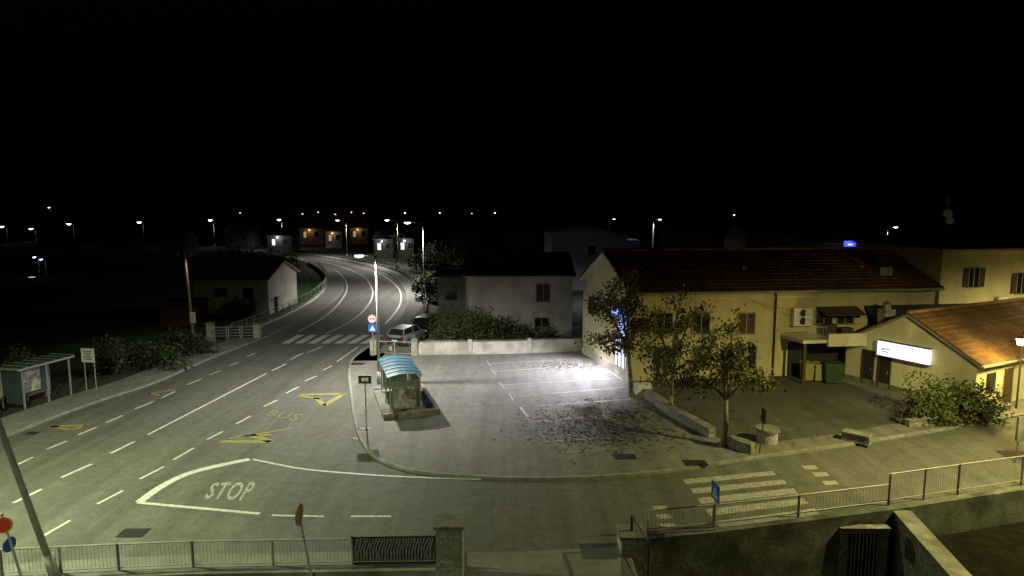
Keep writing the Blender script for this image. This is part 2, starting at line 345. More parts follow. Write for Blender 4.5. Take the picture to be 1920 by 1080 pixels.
for (x,y,z,w) in [(250,999,ZM,.38),(1304,868,ZIM,.42),(1172,856,ZIM,.4),(684,803,ZIM,.3),(670,822,ZM,.2),(35,800,ZM,.5),(670,682,ZIM,.4),(60,812,ZM,.25)]:
    c=G(x,y,z); mb=MB(); mb.box((c.x-w*1.2,c.y-w*.8,z-.01),(c.x+w*1.2,c.y+w*.8,z+.004))
    for k in range(6):
        mb.box((c.x-w*1.1+k*w*.4,c.y-w*.7,z+.004),(c.x-w*1.1+k*w*.4+w*.15,c.y+w*.7,z+.012))
    mb.obj("drain_cover",M['dark'])
# ------------------------------------------------------------------ buildings
class Fr:
    def __init__(s,o,e1,e2): s.o=Vector((o.x,o.y,0));s.e1=Vector((e1.x,e1.y,0)).normalized();s.e2=Vector((e2.x,e2.y,0)).normalized()
    def __call__(s,a,b,z): return s.e1*a+s.e2*b+Vector((0,0,z))
    def q(s,px,py,b=0):
        oo=s.o+s.e2*b
        return on_plane(oo,s.e1,px,py)
def bx(par,name,F,a,b,z,m):
    mb=MB(); mb.box((a[0],b[0],z[0]),(a[1],b[1],z[1]),0,F); return mb.obj(name,m,par)
def tileroof(par,name,p00,p10,p01,p11,m,pitch=.24,course=.38):
    L=(p10-p00).length; W=(p01-p00).length
    nrm=(p10-p00).cross(p01-p00).normalized()
    if nrm.z<0: nrm=-nrm
    nx=int(L/pitch)*4; ny=max(2,int(W/course)); vs=[];fs=[]
    rows=[]
    for j in range(ny):
        rows.append((j/ny,.035)); rows.append(((j+.985)/ny,0.0))
    jit=[random.uniform(-.008,.012) for _ in range(nx//4+2)]
    for (w,hh) in rows:
        rj=random.uniform(-.012,.012)
        for i in range(nx+1):
            u=i/nx
            p=(p00*(1-u)+p10*u)*(1-w)+(p01*(1-u)+p11*u)*w
            vs.append(p+nrm*(hh+rj+jit[i//4]+.035*math.sin(2*math.pi*i/4+.6)))
    R=len(rows)
    for j in range(R-1):
        for i in range(nx):
            a=j*(nx+1)+i; fs.append((a,a+1,a+nx+2,a+nx+1))
    return mesh(name,vs,fs,m,par,smooth=False)
def gablehouse(name,F,L,W,ze,zr,mwall,mroof,over=.35,tiles=True,z0=0.0):
    par=empty(name,F.o)
    mb=MB()
    prof=[(0,z0),(W,z0),(W,ze),(W/2,zr),(0,ze)]
    vs=[F(0,b,z) for b,z in prof]+[F(L,b,z) for b,z in prof]
    mb.add(vs,[(0,4,3,2,1),(5,6,7,8,9),(0,5,9,4),(1,2,7,6)])
    mb.obj("walls",mwall,par)
    sl=(zr-ze)/(W/2); ov=over
    zo=ze-ov*sl+.1; zrr=zr+.1
    a0,a1=-ov*.6,L+ov*.6
    for nm,b0,b1 in (("roof_slab_front",-ov,W/2),("roof_slab_back",W+ov,W/2)):
        mb=MB(); v=[F(a0,b0,zo-.12),F(a1,b0,zo-.12),F(a1,b1,zrr-.12),F(a0,b1,zrr-.12),F(a0,b0,zo),F(a1,b0,zo),F(a1,b1,zrr),F(a0,b1,zrr)]
        mb.add(v,[(0,1,2,3),(4,5,6,7),(0,1,5,4),(1,2,6,5),(2,3,7,6),(3,0,4,7)]); mb.obj(nm,M['frame'] if tiles else mroof,par)
        if tiles: tileroof(par,"roof_tiles",F(a0,b0,zo+.05),F(a1,b0,zo+.05),F(a0,b1,zrr+.05),F(a1,b1,zrr+.05),mroof)
    mb=MB(); mb.tube(F(a0,W/2,zrr+.1),F(a1,W/2,zrr+.1),.11,.11,8); mb.obj("ridge_cap",mroof,par)
    mb=MB(); mb.tube(F(a0,-ov-.06,zo-.03),F(a1,-ov-.06,zo-.03),.07,.07,8); mb.obj("gutter",M['frame'],par)
    return par
def window(par,F,a0,a1,z0,z1,mglass=None,shutters=False,b=0,fr=None,closed=False):
    fr=fr or M['frame']
    bx(par,"window_pane",F,(a0,a1),(b-.03,b+.05),(z0,z1),M['shut'] if closed else (mglass or M['glass']))
    t=.07
    bx(par,"window_head",F,(a0-t,a1+t),(b-.07,b-.001),(z1,z1+t),fr); bx(par,"window_sill",F,(a0-t*1.6,a1+t*1.6),(b-.14,b-.001),(z0-t,z0),fr)
    bx(par,"window_jamb",F,(a0-t,a0),(b-.065,b-.001),(z0,z1),fr); bx(par,"window_jamb",F,(a1,a1+t),(b-.065,b-.001),(z0,z1),fr)
    mid=(a0+a1)/2; bx(par,"mullion",F,(mid-.03,mid+.03),(b-.055,b-.031),(z0,z1),fr)
    if closed:
        n=int((z1-z0)/.12)
        mb=MB()
        for k in range(n): mb.box((a0,b-.05,z0+k*.12+.02),(a1,b-.031,z0+k*.12+.08),0,F)
        mb.obj("shutter_slats",M['shut'],par)
    if shutters:
        w=(a1-a0)/2
        for s0 in (a0-t-w,a1+t):
            mb=MB(); mb.box((s0,b-.09,z0),(s0+w,b-.04,z1),0,F)
            for k in range(int((z1-z0)/.12)): mb.box((s0+.05,b-.105,z0+k*.12+.02),(s0+w-.05,b-.09,z0+k*.12+.07),0,F)
            mb.obj("shutter",M['shut'],par)
# --- long main building
A=G(1180,718);B=G(1092,665)
ang=math.radians(7); e1=Vector((math.cos(ang),math.sin(ang),0)); FM=Fr(A,e1,B-A); WM=(B-A).length
LM=FM.q(1752,560)[0]
main=gablehouse("tiled_roof_building",FM,LM,WM,5.95,8.1,M['plyel'],M['tile'],over=.4)
def pxbox(par,name,F,x0,y0,x1,y1,b,m,bb=0):
    a0,z1=F.q(x0,y0,bb);a1,_=F.q(x1,y0,bb);_,z0=F.q((x0+x1)/2,y1,bb)
    return bx(par,name,F,(a0,a1),b,(z0,z1),m)
def pxwin(par,F,x0,y0,x1,y1,**k):
    a0,z1=F.q(x0,y0);a1,_=F.q(x1,y0);_,z0=F.q((x0+x1)/2,y1); window(par,F,a0,a1,z0,z1,**k)
a,_=FM.q(1452,600)
mb=MB(); mb.tube(FM(a,-.09,.1),FM(a,-.09,5.7),.06,.06,8); mb.obj("downpipe",M['shut'],main)
bx(main,"eave_band",FM,(0,LM),(-.06,-.002),(5.35,5.5),M['plcream'])
for x in (1230,1300,1385): pxwin(main,FM,x,588,x+30,625,closed=(x==1385))
for x in (1225,1300,1385): pxwin(main,FM,x,650,x+32,690)
pxwin(main,FM,1530,583,1560,606); pxwin(main,FM,1570,583,1600,606)
a0,z=FM.q(1530,575);a1,_=FM.q(1605,575)
mb=MB(); mb.add([FM(a0,-.02,z),FM(a1,-.02,z),FM(a1,-1.0,z-.45),FM(a0,-1.0,z-.45),FM(a0,-.02,z-.05),FM(a1,-.02,z-.05),FM(a1,-1.0,z-.5),FM(a0,-1.0,z-.5)],[(0,1,2,3),(7,6,5,4),(0,3,7,4),(1,5,6,2),(3,2,6,7)])
mb.obj("awning",M['shut'],main)
a0,z1=FM.q(1482,577);a1,z0=FM.q(1514,609)
bx(main,"ac_case",FM,(a0,a1),(-.4,-.06),(z0,z1),M['swhite'])
mb=MB()
for zc in (z0+(z1-z0)*.28,z0+(z1-z0)*.74):
    c=FM((a0+a1)/2,-.4,zc); mb.disc(c,-FM.e2,.24,.02,20,0)
mb.obj("ac_fan_grille",M['dark'],main)
mb=MB(); mb.beam(FM(a0+.1,-.4,z0-.04),FM(a0+.1,0,z0-.04),.05,.06); mb.beam(FM(a1-.1,-.4,z0-.04),FM(a1-.1,0,z0-.04),.05,.06); mb.obj("ac_bracket",M['metal'],main)
a0,_=FM.q(1462,640);a1,_=FM.q(1588,640)
bx(main,"terrace_slab",FM,(a0,a1),(-2.2,-.01),(2.75,2.95),M['plcream'])
bx(main,"terrace_parapet",FM,(a0+1.6,a1),(-2.35,-2.2),(2.55,3.35),M['plcream'])
for k in (a0+.2,a1-.2): bx(main,"terrace_post",FM,(k-.08,k+.08),(-2.15,-1.99),(.13,2.75),M['shut'])
bx(main,"store_dark_opening",FM,(a0+.6,a1-.3),(-.05,.03),(.13,2.4),M['dark'])
mb=MB()
for k in range(9):
    aa=a0+.1+k*.18; mb.tube(FM(aa,-2.15,2.95),FM(aa,-2.15,3.75),.015,.015,5)
mb.tube(FM(a0,-2.15,3.78),FM(a0+1.6,-2.15,3.78),.025,.025,6); mb.obj("terrace_rail",M['rail'],main)
mb=MB(); mb.box((a0+2.4,-1.2,2.96),(a0+3.0,-.7,3.75),0,FM); mb.box((a0+3.3,-1.3,2.96),(a0+4.1,-.8,3.5),0,FM); mb.obj("terrace_furniture",M['shut'],main)
FG=Fr(B,A-B,FM.e1)
def bxg(name,a,b,z,m):
    mb=MB(); mb.box((a[0],b[0],z[0]),(a[1],b[1],z[1]),0,lambda x,y,zz:FG(x,y,zz)+(FG.o-FM.o)); return mb.obj(name,m,main)
bxg("plinth",(0,WM),(-.05,-.001),(0,.7),M['wallw'])
bxg("shopfront_glow",(WM-2.3,WM-.6),(-.06,-.002),(.75,2.7),M['eshop'])
for k in range(4): bxg("shopfront_mullion",(WM-2.3+k*.55,WM-2.24+k*.55),(-.09,-.061),(.75,2.7),M['dark'])
bxg("shopfront_head",(WM-2.4,WM-.5),(-.12,-.06),(2.7,2.8),M['dark'])
bxg("blue_lightbox",(WM-2.3,WM-1.0),(-.3,-.06),(4.2,4.75),M['eblue'])
bxg("blue_lightbox_rim",(WM-2.35,WM-.95),(-.26,-.05),(4.75,4.82),M['dark'])
bxg("lit_sign_panel",(WM-2.2,WM-1.1),(-.32,-.302),(4.27,4.68),M['ebluew'])
bxg("projecting_sign_lit",(WM-.45,WM-.35),(-.6,-.05),(2.9,4.0),M['ebluew'])
bxg("gable_window",(1.2,2.2),(-.05,-.002),(3.4,4.7),M['glass'])
for t in (8.5,17): 
    bx(main,"roof_vent",FM,(t,t+.35),(WM*.22,WM*.22+.3),(6.6,7.3),M['tile'])
bx(main,"chimney",FM,(LM-3.2,LM-2.3),(WM*.12,WM*.12+.7),(6,7.2),M['conc'])
# --- shop building
C=G(1825,775);Lf=G(1583,713)
e2=(Lf-C); e2.z=0; WS=e2.length; e2n=e2.normalized(); e1s=Vector((-e2n.y,e2n.x,0)); 
if e1s.x<0: e1s=-e1s
FS=Fr(C,e1s,e2n)
shop=gablehouse("shop_building",FS,13,WS,2.75,4.85,M['plcream'],M['tileo'],over=.3)
FSg=Fr(Lf,C-Lf,e1s)
def sbw(name,a,b,z,m):
    mb=MB(); mb.box((a[0],b[0],z[0]),(a[1],b[1],z[1]),0,lambda x,y,zz:FSg(x,y,zz)+(FSg.o-FS.o)); mb.obj(name,m,shop)
for (x0,x1) in ((1618,1636),(1648,1668)):
    a0,_=FSg.q(x0,700);a1,_=FSg.q(x1,700)
    sbw("door",(a0,a1),(-.04,.02),(.13,2.25),M['dark']); sbw("door_lintel",(a0-.08,a1+.08),(-.07,-.002),(2.25,2.33),M['shut'])
    sbw("door_jamb",(a0-.08,a0),(-.07,-.002),(.13,2.25),M['shut']); sbw("door_jamb",(a1,a1+.08),(-.07,-.002),(.13,2.25),M['shut'])
    sbw("door_handle",(a1-.14,a1-.1),(-.08,-.041),(1.05,1.25),M['metal'])
a0,_=FSg.q(1650,660);a1,_=FSg.q(1748,660)
_,zt=FSg.q(1700,646);_,zb=FSg.q(1700,674)
sbw("sign_lightbox",(a0,a1),(-.3,-.05),(zb,zt),M['ebox']); 
sbw("sign_frame_top",(a0-.04,a1+.04),(-.31,-.05),(zt,zt+.05),M['dark']); sbw("sign_frame_bottom",(a0-.04,a1+.04),(-.31,-.05),(zb-.05,zb),M['dark'])
sbw("sign_mark",(a0+.35,a0+.8),(-.306,-.3),(zb+.42,zb+.47),M['blue']); sbw("sign_mark",(a0+.3,a0+.36),(-.306,-.3),(zb+.3,zb+.45),M['blue']); sbw("sign_mark",(a0+.35,a0+.7),(-.306,-.3),(zb+.25,zb+.29),M['blue'])
sbw("plinth",(0,WS),(-.05,-.001),(.0,.45),M['conc'])
bx(shop,"side_door",FS,(2.8,3.7),(-.04,.02),(.13,2.15),M['shut']); bx(shop,"side_window",FS,(1.0,1.9),(-.04,.02),(1.0,2.1),M['glass'])
bx(shop,"notice",FS,(2.1,2.5),(-.03,-.002),(1.3,1.9),M['swhite'])
# lean-to
lt=empty("lean_to_annex",FM.o)
aL,_=FM.q(1618,600);aR=LM+6
mb=MB(); mb.add([FM(aL,-2.3,3.35),FM(aR,-2.3,3.35),FM(aR,-.02,4.75),FM(aL,-.02,4.75),FM(aL,-2.3,3.2),FM(aR,-2.3,3.2),FM(aR,-.02,4.6),FM(aL,-.02,4.6)],[(0,1,2,3),(7,6,5,4),(0,4,5,1),(0,3,7,4),(1,5,6,2)]); mb.obj("lean_to_roof",M['flat'],lt)
bx(lt,"lean_to_wall",FM,(aL+.2,aR-.2),(-2.1,-1.9),(.1,3.2),M['plcream'])
bx(lt,"lean_to_chimney",FM,(aL-.2,aL+.5),(-2.0,-1.4),(2.8,4.75),M['stone'])
mb=MB(); c=FM(aL+.15,-1.7,4.75); mb.tube(c,c+Vector((0,0,.35)),.25,.18,12); mb.tube(c+Vector((0,0,.35)),c+Vector((0,0,.55)),.3,.05,12); mb.obj("chimney_cowl",M['metal'],lt)
# --- yellow two-storey house at right
o=V(1762,540,47.5); FY=Fr(o,Vector((1,.10,0)),Vector((-.1,1,0)))
yh=empty("yellow_house",FY.o)
mb=MB(); mb.box((0,0,0),(16,10,8.2),0,FY); mb.obj("walls",M['plyel'],yh)
ov=.5
mb=MB(); v=[FY(-ov,-ov,8.2),FY(16+ov,-ov,8.2),FY(16+ov,10+ov,8.2),FY(-ov,10+ov,8.2),FY(4.5,5,10.0),FY(11.5,5,10.0)]
mb.add(v,[(3,2,1,0),(0,1,5,4),(1,2,5),(2,3,4,5),(3,0,4)]); mb.obj("hip_roof",M['tile'],yh)
tileroof(yh,"roof_tiles",FY(-ov,-ov,8.27),FY(16+ov,-ov,8.27),FY(4.5,5,10.07),FY(11.5,5,10.07),M['tile'])
mb=MB(); mb.box((-ov-.1,-ov-.1,8.05),(16+ov,-ov,8.2),0,FY); mb.obj("gutter",M['frame'],yh)
pxwin(yh,FY,1818,502,1836,538,shutters=True); pxwin(yh,FY,1908,512,1926,550,shutters=True)
pxbox(yh,"ac_case",FY,1866,556,1884,570,(-.35,-.05),M['swhite'])
mb=MB(); p=FY(2.3,2.6,9.0)
mb.tube(p,p+Vector((0,0,3.0)),.03,.03,6); mb.beam(p+Vector((-.5,0,2.2)),p+Vector((.5,0,2.2)),.03,.03); mb.beam(p+Vector((-.35,0,2.6)),p+Vector((.35,0,2.6)),.03,.03); mb.beam(p+Vector((0,-.4,2.8)),p+Vector((0,.5,2.8)),.03,.03)
mb.obj("antenna_mast",M['metal'],yh)
mb=MB()
for (dx,dz,r) in ((-.1,1.75,.34),(.1,1.2,.3)):
    c=p+Vector((dx,-.15,dz)); n=Vector((-.4,-1,.35)).normalized(); mb.tube(c,c+n*.1,r*.55,r,20)
mb.obj("satellite_dish",M['swhite'],yh)
# --- middle house
o=V(873,540,54); FH=Fr(o,Vector((1,.02,0)),Vector((-.02,1,0)))
mh=gablehouse("plaster_house",FH,9.1,9,5.55,6.95,M['plwhite'],M['tile'],over=.4)
pxwin(mh,FH,1006,533,1031,565,closed=True); pxwin(mh,FH,1003,596,1028,612)
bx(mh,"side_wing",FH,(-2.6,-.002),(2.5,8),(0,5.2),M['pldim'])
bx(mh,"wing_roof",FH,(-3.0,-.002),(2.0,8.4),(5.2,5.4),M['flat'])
bx(mh,"wing_window",FH,(-1.9,-.9),(2.45,2.52),(3.1,4.4),M['glass'])
mb=MB(); mb.tube(FH(0.08,-.1,0),FH(.08,-.1,5.4),.05,.05,8); mb.obj("downpipe",M['metal'],mh)
# --- far grey house
o=V(1035,440,88); FF=Fr(o,Vector((1,0.05,0)),Vector((-.05,1,0)))
fh=empty("grey_house",FF.o)
mb=MB(); pr=[(0,0),(10.4,0),(10.4,7.5),(4.6,8.75),(0,7.9)]
mb.add([FF(a,0,z) for a,z in pr]+[FF(a,11,z) for a,z in pr],[(0,1,2,3,4),(9,8,7,6,5),(0,4,9,5),(1,6,7,2)]); mb.obj("walls",M['plgrey'],fh)
for (a,z,a2,z2) in ((-.4,7.85,4.6,8.85),(4.6,8.85,10.9,7.45)):
    mb=MB(); mb.add([FF(a,-.4,z),FF(a2,-.4,z2),FF(a2,11.3,z2),FF(a,11.3,z),FF(a,-.4,z+.15),FF(a2,-.4,z2+.15),FF(a2,11.3,z2+.15),FF(a,11.3,z+.15)],[(3,2,1,0),(4,5,6,7),(0,1,5,4),(1,2,6,5),(2,3,7,6),(3,0,4,7)]); mb.obj("roof_slab",M['plgrey'],fh)
window(fh,FF,5.0,6.0,5.0,6.2); window(fh,FF,1.5,2.4,2.5,3.8); bx(fh,"wing",FF,(10.4,13),(3,9),(0,6.8),M['plgrey'])
for (px0,px1,Y,ze,zr) in ((1395,1505,90,7.7,9.3),(1510,1620,80,6.9,7.9),(1255,1330,130,7,8.3)):
    o=V(px0,540,Y); F_=Fr(o,Vector((1,.05,0)),Vector((-.05,1,0))); LL=(px1-px0)/FPX*Y
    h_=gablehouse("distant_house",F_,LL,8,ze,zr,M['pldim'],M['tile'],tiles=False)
    window(h_,F_,LL*.3,LL*.3+1,4.5,5.8); window(h_,F_,LL*.65,LL*.65+1,4.5,5.8)
# --- left house
o=V(365,560,67); FL=Fr(o,Vector((1,.0,0)),Vector((0,1,0)))
lh=gablehouse("bungalow_house",FL,7.8,9,3.9,5.4,M['plwhite'],M['tiled'],over=.5)
pxwin(lh,FL,402,540,425,556); window(lh,FL,5.2,6.2,1.6,2.9)
o=V(300,590,60); F_=Fr(o,Vector((1,.05,0)),Vector((-.05,1,0))); ob=empty("garden_shed",F_.o)
bx(ob,"shed_walls",F_,(0,3.2),(0,3),(0,2.2),M['shut']); bx(ob,"shed_roof",F_,(-.2,3.4),(-.2,3.2),(2.2,2.35),M['flat'])
far=[(560,605,210,7.5,'w'),(610,640,190,7,'w'),(655,690,215,7.6,'w'),(700,735,150,6.2,'c'),(745,775,150,6.4,'c'),(500,545,170,6.3,'c'),(420,470,190,6.5,None),(60,110,150,4,None),(190,240,140,5,None),(840,900,180,7,None),(950,1010,200,7,None),(1185,1215,140,6.5,None),(300,345,160,6.2,None)]
for (p0,p1,Y,h,k) in far:
    o=V(p0,430,Y); F_=Fr(o,Vector((1,.03,0)),Vector((-.03,1,0))); LL=(p1-p0)/FPX*Y
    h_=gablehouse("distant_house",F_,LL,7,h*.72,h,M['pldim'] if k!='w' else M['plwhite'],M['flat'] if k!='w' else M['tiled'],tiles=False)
    mm={'w':M['ewinw'],'c':M['ewin'],None:M['glass']}[k]
    window(h_,F_,LL*.2,LL*.2+.8,h*.3,h*.55,mglass=mm); window(h_,F_,LL*.65,LL*.65+1.1,h*.35,h*.55,mglass=M['glass'])
    if k:
        mb=MB(); c=F_(LL*.45,-.5,h*.6); mb.tube(c,c+Vector((0,0,.3)),.15,.2,8); mb.beam(c+Vector((0,0,.32)),c+Vector((0,.5,.32)),.05,.05); mb.obj("porch_lamp",M['ewarmf'] if k=='w' else M['ecoolf'],h_)
        l=bpy.data.lights.new("porch_light",'POINT'); l.energy=22 if k=='w' else 60; l.color=(1,.62,.25) if k=='w' else (.95,.97,1); l.shadow_soft_size=.3; lo=bpy.data.objects.new("porch_light",l); link(lo,h_); lo.location=F_(LL*.45,-1.2,h*.62)
# ------------------------------------------------------------------ lamps
def lamp(base,h,arm=(-1,0),al=1.0,power=0,col=(.85,.93,1),em='ecool',r=.09,head=1.0,lean=(0,0),name="street_lamp",cone=165):
    e=empty(name,base); mb=MB(); top=Vector((lean[0],lean[1],h)); mb.tube((0,0,0),top,r,r*.6,10); mb.tube((0,0,0),(lean[0]/h*.8,lean[1]/h*.8,.8),r*1.5,r*1.4,10)
    ad=Vector((arm[0],arm[1],0)).normalized(); tip=top+ad*al+Vector((0,0,.15))
    mb.tube(top-Vector((0,0,.05)),tip,r*.55,r*.45,8); mb.obj("pole",M['metal'],e,True)
    hb=MB(); q=Matrix.Rotation(math.atan2(ad.y,ad.x),3,'Z')
    T=lambda x,y,z:q@Vector((x,y,z))+tip
    L=.75*head;W=.16*head
    hb.add([T(-.1,-W*.6,0),T(L,-W,0),T(L,W,0),T(-.1,W*.6,0),T(-.1,-W*.4,.1*head),T(L*.9,-W*.6,.09*head),T(L*.9,W*.6,.09*head),T(-.1,W*.4,.1*head)],[(3,2,1,0),(4,5,6,7),(0,1,5,4),(1,2,6,5),(2,3,7,6),(3,0,4,7)])
    hb.obj("lamp_head",M['metal'],e)
    lb=MB(); n=10; vs=[]; fs=[]
    c=T(L*.55,0,-.005)
    for j in range(4):
        t=j/3*math.pi/2
        for i in range(n):
            p=2*math.pi*i/n; vs.append(c+q@Vector((math.cos(p)*L*.38*math.cos(t),math.sin(p)*W*1.02*math.cos(t),-.14*head*math.sin(t)-.002)))
    for j in range(3):
        for i in range(n): fs.append((j*n+i,j*n+(i+1)%n,(j+1)*n+(i+1)%n,(j+1)*n+i))
    lb.add(vs,fs); lb.obj("lens",M[em],e,True)
    if power:
        l=bpy.data.lights.new("lamp_light",'SPOT'); l.energy=power; l.color=col; l.spot_size=math.radians(cone); l.spot_blend=.6; l.shadow_soft_size=.12
        lo=bpy.data.objects.new("lamp_light",l); link(lo,e); lo.location=c+Vector((0,0,-.24*head))
    return e
b=G(711,720,ZI); lamp(b,8.0,(-1,-.1),.6,power=7600,col=(1,.98,.82))
for (pb,pt,Y,pw) in ((793,419,84,12000),(745,414,125,8000),(649,414,150,4500)):
    p=V(pb,pt,Y); lamp((p.x,Y,0),p.z,(-1,0),1.4,power=pw,col=(1,.96,.85),em='ecoolf',head=1.5)
for (px,py,Y,pw) in ((12,425,210,0),(137,420,205,0),(268,417,200,0),(400,413,195,400),(528,412,185,1200),(66,429,230,0)):
    p=V(px,py,Y); lamp((p.x,Y,0),p.z,(0,-1),.8,power=pw,em='ecoolf',head=3.0,r=.12)
for (px,py,Y,pw) in ((1225,413,95,500),(1376,418,95,400),(1664,428,75,500),(1143,412,140,0)):
    p=V(px,py,Y); lamp((p.x,Y,0),p.z,(1,0),.6,power=pw,em='ecoolf',r=.12,head=.9)
for (px,py,Y,m) in ((95,389,700,'ecoolf'),(452,399,600,'ewarmf'),(630,402,400,'ewarmf'),(660,398,450,'ewarmf'),(683,400,420,'ewarmf'),(569,401,380,'ewarmf'),(598,398,420,'ewarmf'),(760,399,500,'ecoolf'),(885,400,600,'ewarmf'),(928,399,650,'ecoolf'),(1375,403,500,'ecoolf'),(825,399,700,'ecoolf'),(72,484,110,'ecoolf'),(85,490,105,'ecoolf')):
    p=V(px,py,Y); lamp((p.x,Y,0),max(p.z,3),(0,-1),.5,em=m,head=Y/160+.4)
p=V(60,523,106); e=empty("garden_lantern",(p.x,106,0)); mb=MB(); mb.tube((0,0,0),(0,0,p.z-.2),.05,.05,6); mb.obj("post",M['dark'],e)
mb=MB(); mb.tube((0,0,p.z-.2),(0,0,p.z+.3),.35,.5,10); mb.obj("lantern_glass",M['ewin'],e)
l=bpy.data.lights.new("yard_light",'POINT'); l.energy=260; l.color=(.75,1,.7); l.shadow_soft_size=.2; lo=bpy.data.objects.new("yard_light",l); link(lo,e); lo.location=(0,-.8,p.z)
lamp(Vector((10.5,74,0)),5,(0,1),.4,power=1300,col=(.9,.88,1),em='ecoolf',cone=175)  # hidden lamp added behind the roofs to brighten the grey house
# big leaning pole at left (its head is above the frame)
pb=G(106,1088); pt=V(0,800,pb.y); sl=(pt.x-pb.x)/pt.z
lamp(pb,9.8,(-.8,.7),3.0,power=10500,col=(.91,1,.54),r=.1,lean=(sl*9.8,0),cone=168)
# unseen lamp added behind the viewpoint to light the near pillar
lamp(Vector((-15,5,0)),8.5,(1,.4),1,power=3600,col=(.9,1,.55))
# sodium lamps on the right
lamp(Vector((21.6,23.2,-1.2)),11.2,(-.3,-1),.8,power=12000,col=(1,.88,.33),em='ewarm',cone=172)
lamp(Vector((43,37,0)),8.5,(-1,0),1.0,power=10500,col=(1,.87,.36),em='ewarm',cone=172)  # unseen extra lamp, added to brighten the yellow house
sod=empty("wall_lantern",V(1915,640,33.5))
mb=MB(); mb.tube((0,0,-.2),(0,0,.15),.16,.24,14); mb.obj("lantern_glass",M['ewarm'],sod,True)
mb=MB(); mb.tube((0,0,.15),(0,0,.28),.26,.05,12); mb.tube((0,0,.2),(.8,.9,.35),.03,.03,6); mb.tube((.8,.9,.4),(.8,.9,-sod.location.z),.04,.05,8); mb.obj("lantern_bracket",M['dark'],sod)
l=bpy.data.lights.new("lantern_light",'POINT'); l.energy=1150; l.color=(1,.76,.18); l.shadow_soft_size=.2; lo=bpy.data.objects.new("lantern_light",l); link(lo,sod); lo.location=(-.15,-.5,-.1)
# flood lamp on gable
fp=FG.o+FG.e1*(WM-3.4)-FG.e2*.9+Vector((0,0,5.0))
fl=empty("gable_floodlight",fp); mb=MB(); mb.box((-.18,-.1,-.08),(.18,.1,.1)); mb.tube((0,0,0),FG.e2*.85,.03,.03,6); mb.obj("flood_case",M['dark'],fl)
l=bpy.data.lights.new("flood_light",'SPOT'); l.energy=8200; l.color=(.92,.87,1); l.spot_size=math.radians(128); l.spot_blend=.8; l.shadow_soft_size=.15
lo=bpy.data.objects.new("flood_light",l); link(lo,fl); lo.location=-FG.e2*.25+Vector((0,0,-.15))
d=(G(1030,705)-fp); lo.rotation_euler=d.to_track_quat('-Z','Y').to_euler()
# blue roof sign far
p=V(1594,459,60); bs=empty("blue_roof_sign",p); mb=MB(); mb.box((-.5,0,-.45),(.5,.2,.35)); mb.obj("sign_box",M['eblue'],bs); mb=MB(); mb.box((-.22,-.02,-.05),(.22,0,.1)); mb.obj("sign_face",M['ebluew'],bs); mb=MB(); mb.tube((0,.1,-.45),(0,.1,-p.z),.08,.08,8); mb.obj("sign_post",M['metal'],bs)
l=bpy.data.lights.new("sign_light",'POINT'); l.energy=120; l.color=(.12,.16,1); l.shadow_soft_size=.3; lo=bpy.data.objects.new("sign_light",l); link(lo,bs); lo.location=(0,-.6,.5)
# ------------------------------------------------------------------ railings
def railing(name,pts,h,spacing=2.2,bar=.14,z0=0.1,m=None,bars=True,post=.045):
    e=empty(name,pts[0]); o=pts[0]; mb=MB(); bb=MB()
    for i in range(len(pts)-1):
        a=pts[i]-o;b=pts[i+1]-o;L=(b-a).length;n=max(1,round(L/spacing))
        for k in range(n+1):
            p=a.lerp(b,k/n); mb.tube((p.x,p.y,z0-.1),(p.x,p.y,z0+h+.02),post,post,6)
        for zz,r in ((h,.028),(h*.12,.018)):
            mb.tube((a.x,a.y,z0+zz),(b.x,b.y,z0+zz),r,r,6)
        if bars:
            n=int(L/bar)
            for k in range(1,n):
                p=a.lerp(b,k/n); bb.beam((p.x,p.y,z0+h*.12),(p.x,p.y,z0+h),.007,.007)
    mb.obj("rails_and_posts",m or M['rail'],e); 
    if bars: bb.obj("balusters",m or M['rail'],e)
    return e
railing("metal_railing",[p+Vector((0,.1,0)) for p in RLl[:5]],.85,bar=.11)
railing("metal_railing",[p+Vector((0,.15,0)) for p in RLr[1:5]],.75,spacing=2.6)
railing("metal_railing",[p+Vector((0,.15,0)) for p in RLr[4:]],1.15,spacing=2.2,bar=.11)
a=RLl[4]+Vector((0,.1,0));b=RLl[5]+Vector((0,.1,0)); e=empty("gate_panel",a); d=b-a
mb=MB()
for z in (.15,1.0): mb.beam(Vector((0,0,z)),d+Vector((0,0,z)),.05,.05)
for k in (0,.97): mb.tube(d*k,d*k+Vector((0,0,1.05)),.04,.04,6)
mb.obj("gate_frame",M['dark'],e)
mb=MB(); n=26
for k in range(n):
    t=.02+k/n*.9; prev=None; ph=random.uniform(0,1.2); am=random.uniform(.006,.014)
    for j in range(9):
        z=.18+j*.098; q=d*min(.97,t+am*math.sin(j*1.0+ph)+j*.006)+Vector((0,.02*math.sin(j*1.5),z))
        if prev is not None: mb.beam(prev,q,.03,.02+.02*abs(math.sin(j+k)))
        prev=q
mb.obj("gate_slats",M['rail'],e)
mb=MB(); mb.add([Vector((0,.05,.18)),d+Vector((0,.05,.18)),d+Vector((0,.05,.97)),Vector((0,.05,.97))],[(0,1,2,3)]); mb.obj("gate_sheet",M['conc'],e)
def pillar(c,w,dd,h,name="stone_pillar",z0=-2.6):
    e=empty(name,(c.x,c.y,0)); mb=MB(); mb.box((-w/2,-dd/2,z0),(w/2,dd/2,h)); mb.obj("pillar_shaft",M['stone'],e)
    mb=MB(); mb.box((-w/2-.06,-dd/2-.06,h),(w/2+.06,dd/2+.06,h+.1)); mb.obj("pillar_cap",M['conc'],e); return e
p=G(845,1082); pillar(p,.78,.7,1.7)
p=G(1190,1052); pillar(p+Vector((0,.7,0)),.75,.8,.55)
